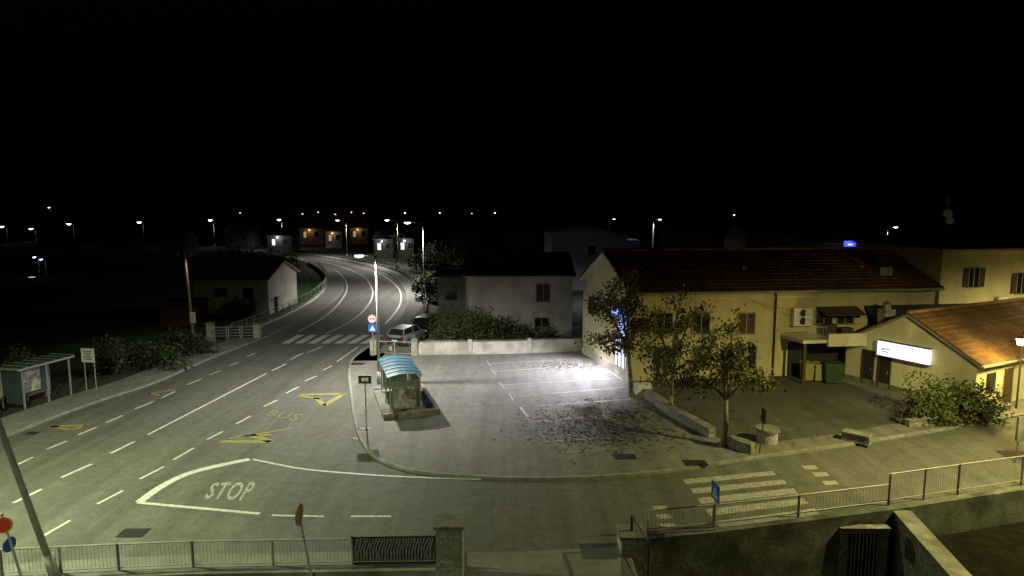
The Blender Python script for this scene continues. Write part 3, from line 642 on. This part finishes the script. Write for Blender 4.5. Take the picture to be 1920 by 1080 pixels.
railing("iron_gate",[G(1172,1030)+Vector((.2,0,0)),G(1215,1085)],1.05,spacing=1.2,bar=.12,m=M['dark'])
wa=G(1690,958);wb=G(1800,1080)
dirw=(wb-wa).normalized(); wc=wa+dirw*14
mb=MB(); strip(mb,[wa,wa.lerp(wc,.5),wc],.55,-.05,YZ); mb.obj("stone_garden_wall",M['stone2'])
mb=MB(); strip(mb,[wa,wc],.66,.04,-.047); mb.obj("garden_wall_coping",M['conc'])
pA=RLr[3].lerp(RLr[4],.62); e=empty("barred_niche",(pA.x,pA.y-.5,0))
mb=MB(); mb.box((-.85,-.1,-2.6),(-.6,.15,-.5)); mb.box((.6,-.1,-2.6),(.85,.15,-.5)); mb.box((-.9,-.15,-.5),(.9,.15,-.3)); mb.obj("niche_masonry",M['stone2'],e)
mb=MB(); mb.box((-.6,.05,-2.6),(.6,.12,-.5)); mb.obj("niche_back",M['dark'],e)
mb=MB()
for k in range(9): mb.box((-.56+k*.135,-.05,-2.4),(-.53+k*.135,-.02,-.5))
mb.obj("niche_bars",M['metal'],e)
sheet("garden_bed",[wa+Vector((.3,0,0)),wc+Vector((.4,0,0)),Vector((40,wc.y,0)),Vector((40,RLr[-1].y-.3,0)),RLr[6]+Vector((0,-.4,0)),RLr[5]+Vector((0,-.4,0))],-1.2,M['soil'])
# ------------------------------------------------------------------ signs
def post(mb,h,r=.03,lean=(0,0)): mb.tube((0,0,0),(lean[0],lean[1],h),r,r,8)
p=G(1340,1000); zt=V(1338,905,p.y).z
e=empty("pedestrian_crossing_sign",p); mb=MB(); post(mb,zt); mb.obj("post",M['metal'],e)
R=Matrix.Rotation(math.radians(-84),3,'Z')
def panel(e,name,w,h,zc,m,R,y=-.04,th=.02,x=0):
    mb=MB(); mb.box((x-w/2,y,zc-h/2),(x+w/2,y+th,zc+h/2),0,lambda a,b,c:R@Vector((a,b,c))); return mb.obj(name,m,e)
panel(e,"panel",.62,.62,zt-.33,M['blue'],R)
mb=MB(); T=lambda x,z:R@Vector((x,-.045,z)); c=zt-.33
mb.add([T(-.22,c-.2),T(.22,c-.2),T(0,c+.22)],[(0,1,2)]); mb.obj("white_triangle",M['swhite'],e)
mb=MB(); T=lambda x,z:R@Vector((x,-.05,z)); mb.add([T(-.02,c+.0),T(.03,c),T(.03,c+.08),T(-.02,c+.08),T(-.08,c-.16),T(-.04,c-.16),T(.06,c-.16),T(.1,c-.16)],[(0,1,2,3),(4,5,1,0),(6,7,1,0)]); mb.obj("pedestrian_figure",M['dark'],e)
p=G(584,1082); top=V(557,948,p.y); e=empty("round_traffic_sign",p); mb=MB(); mb.tube((0,0,0),top-p,.035,.035,8); mb.obj("post",M['metal'],e)
n=Vector((.97,.02,.0)).normalized(); cc=top-p-Vector((0,0,.28))
mb=MB(); mb.disc(cc+n*.05,n,.32,.03,28); mb.obj("disc_back",M['conc'],e)
mb=MB(); mb.disc(cc+n*.045,-n,.31,.02,28); mb.obj("disc_face",M['sorange'],e)
mb=MB(); mb.tube(cc+n*.085-Vector((0,0,.15)),cc+n*.085+Vector((0,0,.15)),.02,.02,6); mb.obj("mounting_clamp",M['sorange'],e)
p=G(45,1098); top=V(4,975,p.y); e=empty("round_traffic_sign",p); mb=MB(); mb.tube((0,0,0),top-p+Vector((0,0,.2)),.035,.035,8); mb.obj("post",M['metal'],e)
n=Vector((.4,-.9,0)).normalized(); c=V(6,983,p.y)-p; mb=MB(); mb.disc(c+n*.05,n,.25,.02,28); mb.obj("disc_rim",M['sorange'],e); mb=MB(); mb.disc(c+n*.073,n,.19,.006,28); mb.obj("disc_face",M['sred'],e)
c=V(17,1021,p.y)-p; n=Vector((.97,-.1,0)).normalized(); mb=MB(); mb.disc(c,n,.22,.02,28); mb.obj("lower_disc",M['blue'],e)
p=G(687,800,ZI); e=empty("bus_stop_sign",p); zt=V(684,704,p.y).z-ZI
mb=MB(); post(mb,zt,.035); mb.obj("post",M['metal'],e); I=Matrix.Identity(3)
panel(e,"panel_border",.68,.46,zt-.2,M['swhite'],I,y=-.05); panel(e,"panel",.62,.40,zt-.2,M['dark'],I,y=-.055,th=.004); panel(e,"bus_pictogram",.36,.16,zt-.18,M['swhite'],I,y=-.06,th=.004)
mb=MB()
for x in (-.1,.1): mb.disc((x,-.06,zt-.28),(0,-1,0),.04,.006,12)
mb.obj("pictogram_wheels",M['swhite'],e)
p=G(700,668,ZI); e=empty("no_overtaking_sign",p); zt=V(700,592,p.y).z
mb=MB(); post(mb,zt,.035); mb.obj("post",M['metal'],e); c=Vector((0,-.06,zt-.35))
mb=MB(); mb.disc(c,(0,-1,0),.36,.02,28); mb.obj("disc_rim",M['sred'],e); mb=MB(); mb.disc(c+Vector((0,-.022,0)),(0,-1,0),.28,.004,28); mb.obj("disc_face",M['swhite'],e)
mb=MB(); mb.box((-.2,-.092,zt-.40),(-.03,-.088,zt-.3)); mb.obj("car_pictogram_red",M['sred'],e); mb=MB(); mb.box((.03,-.092,zt-.40),(.2,-.088,zt-.3)); mb.obj("car_pictogram_black",M['dark'],e)
panel(e,"blue_square",.6,.6,zt-1.05,M['blue'],I,y=-.06); mb=MB(); mb.add([(-.2,-.066,zt-1.25),(.2,-.066,zt-1.25),(0,-.066,zt-.85)],[(0,1,2)]); mb.obj("white_triangle",M['swhite'],e)
p=G(172,736); e=empty("information_board",p); zt=V(170,653,p.y).z; w=.9
R=Matrix.Rotation(math.radians(-10),3,'Z')
mb=MB(); mb.tube((-.3,0,0),(-.3,0,zt),.03,.03,6); mb.tube((.3,0,0),(.3,0,zt),.03,.03,6); mb.obj("posts",M['metal'],e)
panel(e,"board",w,.85,zt-.42,M['swhite'],R,y=-.08)
mb=MB()
for k in range(5):
    L=.6-.1*(k%3); mb.box((-L/2,-.088,zt-.2-k*.12),(L/2,-.082,zt-.15-k*.12),0,lambda a,b,c:R@Vector((a,b,c)))
mb.obj("text_rows",M['dark'],e)
p=G(-2,790); e=empty("bus_timetable_sign",p); mb=MB(); post(mb,1.9); mb.obj("post",M['metal'],e); panel(e,"panel",.45,.75,1.6,M['syel'],I); panel(e,"bus_pictogram",.3,.2,1.7,M['dark'],I,y=-.046,th=.004)
p=G(1424,850,ZI); top=V(1435,762,p.y); e=empty("wooden_sign_post",p); mb=MB(); mb.tube((0,0,0),top-p,.035,.035,8); mb.obj("post",M['wood'],e); mb=MB(); tt=top-p; mb.box((tt.x-.06,-.25,tt.z-.75),(tt.x-.02,.25,tt.z-.1)); mb.obj("panel_edge",M['shut'],e)
p=G(366,668); zt=V(357,472,p.y).z; e=empty("utility_pole",p); mb=MB(); mb.tube((0,0,0),(-.35,0,zt),.14,.1,10); mb.obj("pole",M['wood'],e)
mb=MB(); mb.beam((-.9,0,zt-.3),(.2,0,zt-.3),.1,.1); mb.obj("crossarm",M['wood'],e)
mb=MB()
for x in (-.85,-.35,.15): mb.tube((x,0,zt-.25),(x,0,zt-.08),.04,.05,8)
mb.obj("insulators",M['swhite'],e)
mb=MB(); mb.box((-.1,-.25,2.6),(.25,-.1,3.4)); mb.obj("meter_box",M['plwhite'],e)
mb=MB(); mb.tube((.7,0,zt-.25),(.7,0,zt-.05),.6,.1,16); mb.beam((0,0,zt-.1),(.7,0,zt-.05),.05,.05); mb.obj("lamp_shade",M['plwhite'],e)
l=bpy.data.lights.new("pole_light",'SPOT'); l.energy=320; l.color=(1,.93,.7); l.spot_size=math.radians(160); l.spot_blend=.7; l.shadow_soft_size=.15; lo=bpy.data.objects.new("pole_light",l); link(lo,e); lo.location=(.7,0,zt-.4)
def cable(name,a,b,sag,r=.012):
    mb=MB(); P=[a.lerp(b,i/20)-Vector((0,0,sag*4*(i/20)*(1-i/20))) for i in range(21)]
    for i in range(20): mb.tube(P[i],P[i+1],r,r,4)
    mb.obj(name,M['dark'])
cable("overhead_cable",FM.o+FM(8,-.1,5.2),FS.o+FS(6,-.3,3.4),.5,.016)
# ------------------------------------------------------------------ bus shelters
c0=G(713,668,2.4);c1=G(765,663,2.4);c2=G(798,698,2.4);c3=G(722,702,2.4)
nearm=(c2+c3)/2; farm=(c0+c1)/2; ax=(nearm-farm); LS=ax.length; ax.normalize(); sd=Vector((-ax.y,ax.x,0)); 
if sd.x<0: sd=-sd
Wd=1.9; oS=Vector((farm.x,farm.y,0))
e=empty("bus_shelter",oS)
T=lambda a,b,z: ax*a+sd*b+Vector((0,0,z))
mb=MB(); mb.box((-.5,-Wd/2-.3,.0),(LS+.5,Wd/2+.8,.26),0,T); mb.obj("base_slab",M['conc'],e)
mb=MB(); mb.box((-.5,-Wd/2-.3,.26),(-.3,Wd/2+.8,.34),0,T);mb.box((LS+.3,-Wd/2-.3,.26),(LS+.5,Wd/2+.8,.42),0,T);mb.box((-.3,Wd/2+.6,.26),(LS+.3,Wd/2+.8,.42),0,T); mb.obj("base_edge",M['stone2'],e)
zr_=2.15
mb=MB()
for a in (.2,LS/2,LS-.2):
    for b in (-Wd/2+.15,Wd/2-.15): mb.beam(T(a,b,.26),T(a,b,zr_),.07,.07)
for b in (-Wd/2+.15,Wd/2-.15): mb.beam(T(0,b,zr_),T(LS,b,zr_),.07,.08)
n=10
def arc(b): return zr_+.06+.22*math.cos(b/(Wd/2)*1.25)-.22*math.cos(1.25)
for a in [i*LS/6 for i in range(7)]:
    for i in range(n):
        b0=-Wd/2+Wd*i/n;b1=-Wd/2+Wd*(i+1)/n; mb.beam(T(a,b0,arc(b0)+.02),T(a,b1,arc(b1)+.02),.035,.04)
mb.obj("frame",M['metal'],e)
mb=MB(); 
for i in range(n):
    b0=-Wd/2+Wd*i/n;b1=-Wd/2+Wd*(i+1)/n; mb.add([T(0,b0,arc(b0)),T(LS,b0,arc(b0)),T(LS,b1,arc(b1)),T(0,b1,arc(b1))],[(0,1,2,3)])
mb.obj("curved_roof",M['bluero'],e)
mb=MB(); mb.box((LS-.22,-Wd/2+.22,.5),(LS-.18,Wd/2-.22,1.95),0,T); mb.box((.18,-Wd/2+.22,.5),(.22,Wd/2-.22,1.95),0,T); mb.box((.25,Wd/2-.17,.5),(LS-.25,Wd/2-.13,1.95),0,T); mb.obj("glazing",M['clear'],e)
mb=MB(); mb.box((LS-.17,-Wd/2+.3,.45),(LS-.1,Wd/2-.35,1.7),0,T); mb.obj("poster_frame",M['metal'],e); mb=MB(); mb.box((LS-.099,-Wd/2+.36,.51),(LS-.09,Wd/2-.41,1.64),0,T); mb.obj("poster",M['poster'],e)
mb=MB(); mb.box((.6,Wd/2-.6,.65),(LS-.6,Wd/2-.25,.72),0,T); mb.box((.8,Wd/2-.5,.26),(.9,Wd/2-.35,.65),0,T); mb.box((LS-.9,Wd/2-.5,.26),(LS-.8,Wd/2-.35,.65),0,T); mb.obj("bench",M['wood'],e)
fa=G(48,772);fb=G(134,744); ax2=(fb-fa);L2=ax2.length;ax2.normalize(); sd2=Vector((-ax2.y,ax2.x,0))
e=empty("bus_shelter",fa); T2=lambda a,b,z: ax2*a+sd2*b+Vector((0,0,z))
mb=MB()
for a in (0,L2*.5,L2):
    for b in (0,1.5): mb.beam(T2(a,b,.1),T2(a,b,2.35),.07,.07)
for b in (-.1,1.6): mb.beam(T2(-.3,b,2.4),T2(L2+.3,b,2.4),.07,.1)
for i in range(7): a=-.3+(L2+.6)*i/6; mb.beam(T2(a,-.1,2.42),T2(a,1.6,2.42),.05,.06); mb.beam(T2(a,-.1,2.49),T2(a,1.6,2.49),.05,.03)
mb.obj("frame",M['metal'],e)
mb=MB(); mb.box((-.3,-.1,2.46),(L2+.3,1.6,2.48),0,T2); mb.obj("roof_sheet",M['roofglaz'],e)
mb=MB(); mb.box((.1,1.5,.4),(L2-.1,1.53,2.1),0,T2); mb.box((-.02,.1,.4),(.02,1.4,2.1),0,T2); mb.obj("glazing",M['roofglaz'],e)
mb=MB(); mb.box((L2*.45,1.44,.6),(L2*.8,1.49,1.9),0,T2); mb.obj("poster",M['poster'],e)
mb=MB(); mb.box((.4,1.0,.5),(L2-.4,1.35,.56),0,T2); mb.box((.5,1.1,.1),(.6,1.25,.5),0,T2); mb.box((L2-.6,1.1,.1),(L2-.5,1.25,.5),0,T2); mb.obj("bench",M['wood'],e)
# ------------------------------------------------------------------ walls/fences
def wall(name,pts,h,th,m,z0=0.0,cap=None):
    e=empty(name,(0,0,0)); mb=MB(); strip(mb,pts,th,z0+h,z0); mb.obj("wall_body",m,e)
    mb=MB(); strip(mb,pts,th+.08,z0+h+.06,z0+h+.001); mb.obj("wall_coping",cap or M['conc'],e); return e
wall("boundary_wall",GP([(778,668),(950,666),(1089,661)]),1.0,.25,M['wallw'],ZI)
wall("boundary_wall",GP([(778,668),(776,655)]),1.0,.25,M['wallw'],ZI)
bw=GP([(778,668),(950,666),(1089,661)])
for t in (.6,1.3):
    p=bw[int(t)].lerp(bw[int(t)+1],t-int(t)); e=empty("wall_pier",(p.x,p.y,ZI)); mb=MB(); mb.box((-.16,-.18,0),(.16,.18,1.12)); mb.obj("pier_body",M['wallw'],e)
pillar(G(701,668),.45,.45,1.25,"gate_pillar",0); pillar(G(778,669),.4,.4,1.25,"gate_pillar",0)
railing("white_gate",GP([(708,667),(772,669)]),1.0,spacing=1.5,bar=.16,z0=ZI,m=M['rail'])
rw=offs(rightk,2.25)
wall("roadside_wall",rw[6:60],.35,.22,M['wallw'])
railing("roadside_railing",rw[20:56:3],.95,spacing=2,bar=.5,z0=.35)
lw=offs(leftk,2.6)
k0=44
wall("roadside_wall",lw[k0:88],.4,.22,M['wallw'])
railing("roadside_railing",lw[k0:84:3],.95,spacing=2,bar=.25,z0=.4)
ga=GP([(402,638),(478,636)]); e=empty("driveway_gate",ga[0]); d=ga[1]-ga[0]; mb=MB()
for j in range(3):
    s0=d*(j/3+.02);s1=d*((j+1)/3-.03)
    for z in (.35,.6,.85,1.1): mb.beam(s0+Vector((0,0,z)),s1+Vector((0,0,z)),.03,.05)
    mb.tube(s0,s0+Vector((0,0,1.2)),.05,.05,6);mb.tube(s1,s1+Vector((0,0,1.2)),.05,.05,6)
mb.obj("gate_slats",M['rail'],e); mb=MB(); mb.beam(Vector((0,.1,.6)),d+Vector((0,.1,.6)),.05,.9); mb.obj("gate_backing",M['dark'],e)
pillar(G(483,636),.5,.5,1.3,"gate_pillar",0); pillar(G(396,640),.5,.5,1.5,"gate_pillar",0); pillar(G(518,585),.6,.6,1.6,"gate_pillar",0)
wall("stone_planter_wall",GP([(1200,735),(1262,780),(1335,820)],ZI),.42,.4,M['stone2'],ZI)
wall("stone_planter_wall",GP([(1368,836),(1412,850)],ZI),.4,.4,M['stone2'],ZI)
wall("stone_planter_wall",GP([(1580,822),(1632,834)],ZI),.38,.5,M['stone2'],ZI)
wall("stone_planter_wall",GP([(1700,800),(1800,790),(1890,768)],ZI),.3,.3,M['stone2'],ZI)
p=G(1438,828,ZI); e=empty("stone_well",p); mb=MB(); mb.tube((0,0,0),(0,0,.55),.47,.47,24); mb.obj("well_drum",M['stone'],e); mb=MB(); mb.tube((0,0,.55),(0,0,.68),.55,.55,24); mb.obj("well_lid",M['conc'],e)
def wbin(p,m,r=0,w=.6,h=1.05):
    e=empty("wheelie_bin",p,r); mb=MB(); mb.add([(-w*.42,-.3,.08),(w*.42,-.3,.08),(w*.42,.3,.08),(-w*.42,.3,.08),(-w/2,-.36,h),(w/2,-.36,h),(w/2,.36,h),(-w/2,.36,h)],[(3,2,1,0),(4,5,6,7),(0,1,5,4),(1,2,6,5),(2,3,7,6),(3,0,4,7)]); mb.obj("body",m,e)
    mb=MB(); mb.add([(-w/2-.03,-.4,h+.001),(w/2+.03,-.4,h+.001),(w/2+.03,.42,h+.001),(-w/2-.03,.42,h+.001),(-w/2,-.34,h+.08),(w/2,-.34,h+.08),(w/2,.36,h+.16),(-w/2,.36,h+.16)],[(3,2,1,0),(4,5,6,7),(0,1,5,4),(1,2,6,5),(2,3,7,6),(3,0,4,7)]); mb.obj("lid",m,e)
    mb=MB(); mb.tube((-w/2,.34,.1),(-w/2+.06,.34,.1),.1,.1,12);mb.tube((w/2-.06,.34,.1),(w/2,.34,.1),.1,.1,12); mb.obj("wheels",M['rubber'],e)
wbin(G(1512,713,ZI),M['binY'],.1,.62); wbin(G(1532,714,ZI),M['binY'],.0,.6); wbin(G(1560,718,ZI),M['binG'],-.1,1.15,1.2)
p=G(1207,742,ZI); e=empty("stacked_crates",p); mb=MB(); mb.box((-.5,-.3,0),(.5,.3,.35)); mb.box((-.45,-.25,.36),(.4,.25,.75)); mb.obj("crates",M['swhite'],e)
p=G(1905,868); e=empty("wooden_notice_board",p); mb=MB(); mb.box((-.1,-.06,1.0),(1.4,.06,2.1)); mb.obj("board",M['conc'],e); mb=MB(); mb.tube((-.05,0,0),(.08,0,2.2),.04,.04,6); mb.tube((1.3,0,0),(1.3,0,2.2),.04,.04,6); mb.obj("posts",M['wood'],e)
# ------------------------------------------------------------------ cars
def car(p,rot,m,L=4.2,W=1.75,Hh=1.5):
    e=empty("parked_car",p,rot)
    secs=[(-L/2,.45,.80,.80),(-L/2+.08,.30,.98,.90),(-L/2+.5,.25,1.02,.97),(0,.22,.98,1.0),(L/2-1.0,.22,.92,.98),(L/2-.3,.25,.78,.92),(L/2,.38,.62,.75)]
    vs=[];fs=[];n=10
    for (x,z0,z1,ws) in secs:
        w=W/2*ws; ring=[(-w*.92,z0),(-w,z0+.15),(-w,(z0+z1)/2),(-w*.97,z1-.1),(-w*.86,z1),(w*.86,z1),(w*.97,z1-.1),(w,(z0+z1)/2),(w,z0+.15),(w*.92,z0)]
        vs+=[(x,y,z) for y,z in ring]
    for j in range(len(secs)-1):
        for i in range(n): fs.append((j*n+i,j*n+(i+1)%n,(j+1)*n+(i+1)%n,(j+1)*n+i))
    fs+=[tuple(range(n)),tuple(range(len(vs)-1,len(vs)-n-1,-1))]
    mesh("body",vs,fs,m,e,True)
    cs=[(-L/2+.12,.95,.97,.80),(-L/2+.45,.95,Hh-.06,.70),(-.1,.95,Hh,.70),(.45,.95,Hh-.05,.68),(L/2-1.1,.9,.95,.78)]
    vs=[];fs=[]
    for (x,z0,z1,ws) in cs:
        w=W/2*.86; vs+=[(x,-w,z0),(x,-W/2*ws,z1-.02),(x,W/2*ws,z1-.02),(x,w,z0)]
    for j in range(len(cs)-1):
        for i in range(3): fs.append((j*4+i,j*4+i+1,(j+1)*4+i+1,(j+1)*4+i))
    fs+=[(0,1,2,3)]
    mesh("glasshouse",vs,fs,M['glass'],e,False)
    mb=MB(); ys=W/2*.70; mb.add([(-L/2+.42,-ys,Hh-.06),(.48,-ys,Hh-.05),(.48,ys,Hh-.05),(-L/2+.42,ys,Hh-.06),(-.1,-ys,Hh+.02),(-.1,ys,Hh+.02)],[(0,4,5,3),(4,1,2,5)]); mb.obj("roof_panel",m,e)
    mb=MB()
    for s in (-1,1):
        for x0,x1,z1 in ((-L/2+.14,-L/2+.45,Hh-.06),(-.35,-.33,Hh),(L/2-1.12,.46,Hh-.05)):
            mb.beam((x0,s*W/2*.86,.97),(x1,s*(W/2*.70+.01),z1),.07,.07)
    mb.obj("pillars",m,e)
    mb=MB(); hb=MB()
    for x in (-L/2+.75,L/2-.8):
        for s in (-1,1):
            mb.tube((x,s*(W/2-.2),.32),(x,s*(W/2+.01),.32),.32,.32,20); hb.tube((x,s*(W/2+.01),.32),(x,s*(W/2+.03),.32),.2,.18,12)
    mb.obj("tyres",M['rubber'],e); hb.obj("rims",M['metal'],e)
    mb=MB()
    for s in (-1,1): mb.box((-L/2-.03,s*W*.38-.1,.68),(-L/2+.12,s*W*.38+.1,.92))
    mb.obj("tail_lights",M['tail'],e)
    mb=MB(); mb.box((-L/2-.035,-.26,.52),(-L/2+.05,.26,.63)); mb.obj("number_plate",M['swhite'],e)
    mb=MB(); mb.box((-L/2-.05,-W*.42,.36),(-L/2+.15,W*.42,.5)); mb.obj("bumper",M['dark'],e)
    mb=MB()
    for s in (-1,1): mb.box((L/2-.2,s*W*.34-.16,.6),(L/2-.02,s*W*.34+.16,.74))
    mb.obj("headlights",M['swhite'],e)
    return e
car(G(762,645,ZR)+Vector((0,.6,0)),math.radians(70),M['silver'],4.2,1.75,1.5); car(G(800,630,ZR)+Vector((.1,2.0,0)),math.radians(74),M['black'],4.5,1.85,1.65)
sheet("driveway",GP([(705,662),(778,668),(860,655),(850,600),(790,590),(760,600)]),.03,M['asph2'])
# ------------------------------------------------------------------ vegetation
def leafquad(mb,c,s,droop=.5,mi=0):
    d=Vector((random.gauss(0,1),random.gauss(0,1),random.gauss(-droop,.6))).normalized(); a=d.orthogonal().normalized(); a.rotate(Matrix.Rotation(random.uniform(0,6.28),3,d))
    w=s*.3; p0=c; p2=c+d*s; m_=c+d*s*.5
    mb.add([p0,m_+a*w,p2,m_-a*w],[(0,1,2,3)],mi)
def tree(name,base,h,cr,cz,n,seed,fork=.33,lean=(0,0),r0=.16,leaf=.24):
    random.seed(seed); e=empty(name,base); w=MB(); lv=MB()
    f=Vector((lean[0]*.4,lean[1]*.4,h*fork)); pts=[Vector((0,0,0)),Vector((lean[0]*.1+random.uniform(-.08,.08),0,f.z*.45)),f]
    w.tube((0,0,-.02),(0,0,.15),r0*1.5,r0*1.1,10)
    for i in range(2): w.tube(pts[i],pts[i+1],r0*(1-.18*i),r0*(.82-.15*i),10)
    tips=[]
    nl=8
    for i in range(nl):
        a=2*math.pi*i/nl+random.uniform(-.3,.3); rr=cr*random.uniform(.4,.85); zz=cz+random.uniform(-.2,.75)*(h-cz)
        if i==0: rr*=.1; zz=h*.93
        t=Vector((lean[0]+math.cos(a)*rr,lean[1]+math.sin(a)*rr,zz)); mid=f.lerp(t,.5)+Vector((0,0,.25))+Vector((random.gauss(0,.12),random.gauss(0,.12),0))
        w.tube(f,mid,r0*.55,r0*.36,7); w.tube(mid,t,r0*.36,r0*.14,6)
        for k in range(7):
            s0=(mid.lerp(t,random.uniform(0,1)) if k else t); d=Vector((random.gauss(0,1),random.gauss(0,1),random.uniform(-.5,.9))).normalized()
            q=s0+d*random.uniform(.5,1.15)*cr*.45; m2=s0.lerp(q,.5)+Vector((0,0,.1)); w.tube(s0,m2,r0*.14,r0*.09,5); w.tube(m2,q,r0*.09,r0*.04,4)
            tips.append((s0,q))
            for j in range(3):
                q2=m2+Vector((random.gauss(0,1),random.gauss(0,1),random.uniform(-.6,.6)))*.4; w.tube(m2,q2,r0*.05,r0*.025,4); tips.append((m2,q2))
    dens=[random.uniform(.1,1)**1.7 for _ in tips]; tot=sum(dens)
    for (s0,q),dn in zip(tips,dens):
        for k in range(int(n*dn/tot)):
            c=s0.lerp(q,random.uniform(.25,1.1))+Vector((random.gauss(0,.2),random.gauss(0,.2),random.gauss(-.05,.2)))
            leafquad(lv,c,leaf*random.uniform(.5,1.2),.9,random.choice((0,0,1)))
    w.obj("trunk_and_limbs",M['bark'],e,True); lv.obj("foliage",None,e,mats=[M['leaf'],M['leafd']])
    return e
tree("linden_tree",G(1184,742,ZI),7.7,2.9,3.0,3900,3,fork=.36,lean=(-.6,0),leaf=.21)
tree("linden_tree",G(1257,775,ZI),6.7,2.5,3.0,2900,11,fork=.34,lean=(.15,0),r0=.14,leaf=.20)
tree("linden_tree",G(1356,836,ZI),6.2,2.6,3.0,3200,23,fork=.36,lean=(.1,0),r0=.15,leaf=.19)
def bush(name,c,rad,n,leaf,seed,m=('hedge','leafd'),bl=5):
    random.seed(seed); e=empty(name,c); lv=MB(); blobs=[]
    for i in range(bl*3):
        blobs.append((Vector((random.uniform(-.75,.75)*rad[0],random.uniform(-.7,.7)*rad[1],random.uniform(.15,.8)*rad[2])),random.uniform(.25,.5)))
    for k in range(n):
        b,s=random.choice(blobs); d=Vector((random.gauss(0,1),random.gauss(0,1),random.gauss(0,1))).normalized()*random.uniform(.6,1.05)
        p=b+Vector((d.x*rad[0]*s,d.y*rad[1]*s*1.1,d.z*rad[2]*s*1.1))
        if p.z<.02: p.z=random.uniform(.02,.3)
        leafquad(lv,p,leaf*random.uniform(.6,1.3),-.2,random.choice((0,0,1)))
    lv.obj("foliage",None,e,mats=[M[m[0]],M[m[1]]])
    w=MB()
    for b,s in blobs: w.tube((b.x*.3,b.y*.3,0),b,.03,.012,5)
    w.obj("stems",M['bark'],e)
bush("shrub",G(1790,790,ZI),(2.3,1.3,2.1),7500,.17,41,('hedge','leafd'),8)
bush("shrub",G(1700,790,ZI),(.8,.6,.5),500,.16,42,('dry','leafd'))
bush("hedge",Vector((V(870,640,51.5).x,51.5,0)),(2.6,1.5,2.9),6500,.2,43,bl=7)
bush("hedge",Vector((V(940,640,51.5).x,51.5,0)),(2.4,1.3,2.2),5500,.19,44,bl=7)
bush("hedge",Vector((V(1010,640,51.5).x,51.5,0)),(1.9,1.2,1.7),3500,.18,45,bl=6)
bush("shrub",G(215,700),(1.3,1.0,2.4),1800,.22,46,('hedged','hedge')); bush("hedge",G(280,692),(3,1.2,1.6),3000,.24,47,('hedged','hedge'),bl=7); bush("hedge",G(345,668),(2.3,1.2,1.9),2500,.25,48,('hedged','hedge'),bl=7)
bush("shrub",G(45,712),(1.2,1,1.9),1200,.22,49)
for i,(x,y,r,h) in enumerate(((480,588,1.8,2.2),(440,600,2.2,2.2),(510,507,6,3.0),(470,508,7,3.6),(800,548,2.0,2.2),(818,565,2.5,3),(805,505,4,3),(840,500,5,4.5))):
    p=G(x,y); bush("shrub_thicket",p,(r,r*.6,h),1800,.1+.003*p.y,60+i,m=('hedged','hedged'),bl=6)
e=empty("bare_tree",G(745,505)); w=MB(); random.seed(5)
def br(p,d,l,r,k):
    q=p+d*l; w.tube(p,q,r,r*.6,5)
    if k:
        for _ in range(3): br(q,(d+Vector((random.gauss(0,.5),random.gauss(0,.5),random.gauss(.1,.3)))).normalized(),l*.75,r*.6,k-1)
br(Vector((0,0,0)),Vector((0,0,1)),2.2,.2,5); w.obj("branches",M['bark'],e)
random.seed(99); lv=MB()
for k in range(900):
    Y=random.uniform(240,420); x=random.uniform(-1.0,1.0)*Y; s=random.uniform(4,8)
    b=Vector((x,Y,0))
    for j in range(7):
        leafquad(lv,b+Vector((random.gauss(0,2),random.gauss(0,2),random.uniform(0,s))),3.2,-.3,0)
lv.obj("distant_trees",None,mats=[M['leafd'],M['hedge']])
# fallen leaves; their dark patch also stands in for tree shade
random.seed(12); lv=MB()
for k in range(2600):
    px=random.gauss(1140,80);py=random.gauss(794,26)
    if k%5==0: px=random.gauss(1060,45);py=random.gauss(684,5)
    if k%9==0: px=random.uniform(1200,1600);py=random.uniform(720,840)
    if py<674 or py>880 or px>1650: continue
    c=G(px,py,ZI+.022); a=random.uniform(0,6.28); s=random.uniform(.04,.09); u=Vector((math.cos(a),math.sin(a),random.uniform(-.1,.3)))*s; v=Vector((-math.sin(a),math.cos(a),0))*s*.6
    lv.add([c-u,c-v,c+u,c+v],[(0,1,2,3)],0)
lv.obj("fallen_leaves_and_shade",M['dry'])
# ------------------------------------------------------------------ world + weak sun added to help show dark roofs
w=bpy.data.worlds.new("World"); S.world=w; w.use_nodes=True; nt=w.node_tree
bg=nt.nodes["Background"]; sk=nt.nodes.new("ShaderNodeTexSky"); sk.sky_type='NISHITA'; sk.sun_disc=False
sk.sun_elevation=math.radians(-4); sk.sun_rotation=math.radians(200)
nt.links.new(sk.outputs["Color"],bg.inputs["Color"]); bg.inputs["Strength"].default_value=0.03
sl_=bpy.data.lights.new("roof_fill_sun",'SUN'); sl_.energy=.012; sl_.angle=math.radians(3); sl_.color=(.8,.85,1)
so=bpy.data.objects.new("roof_fill_sun",sl_); link(so); so.rotation_euler=(math.radians(50),0,math.radians(-20))
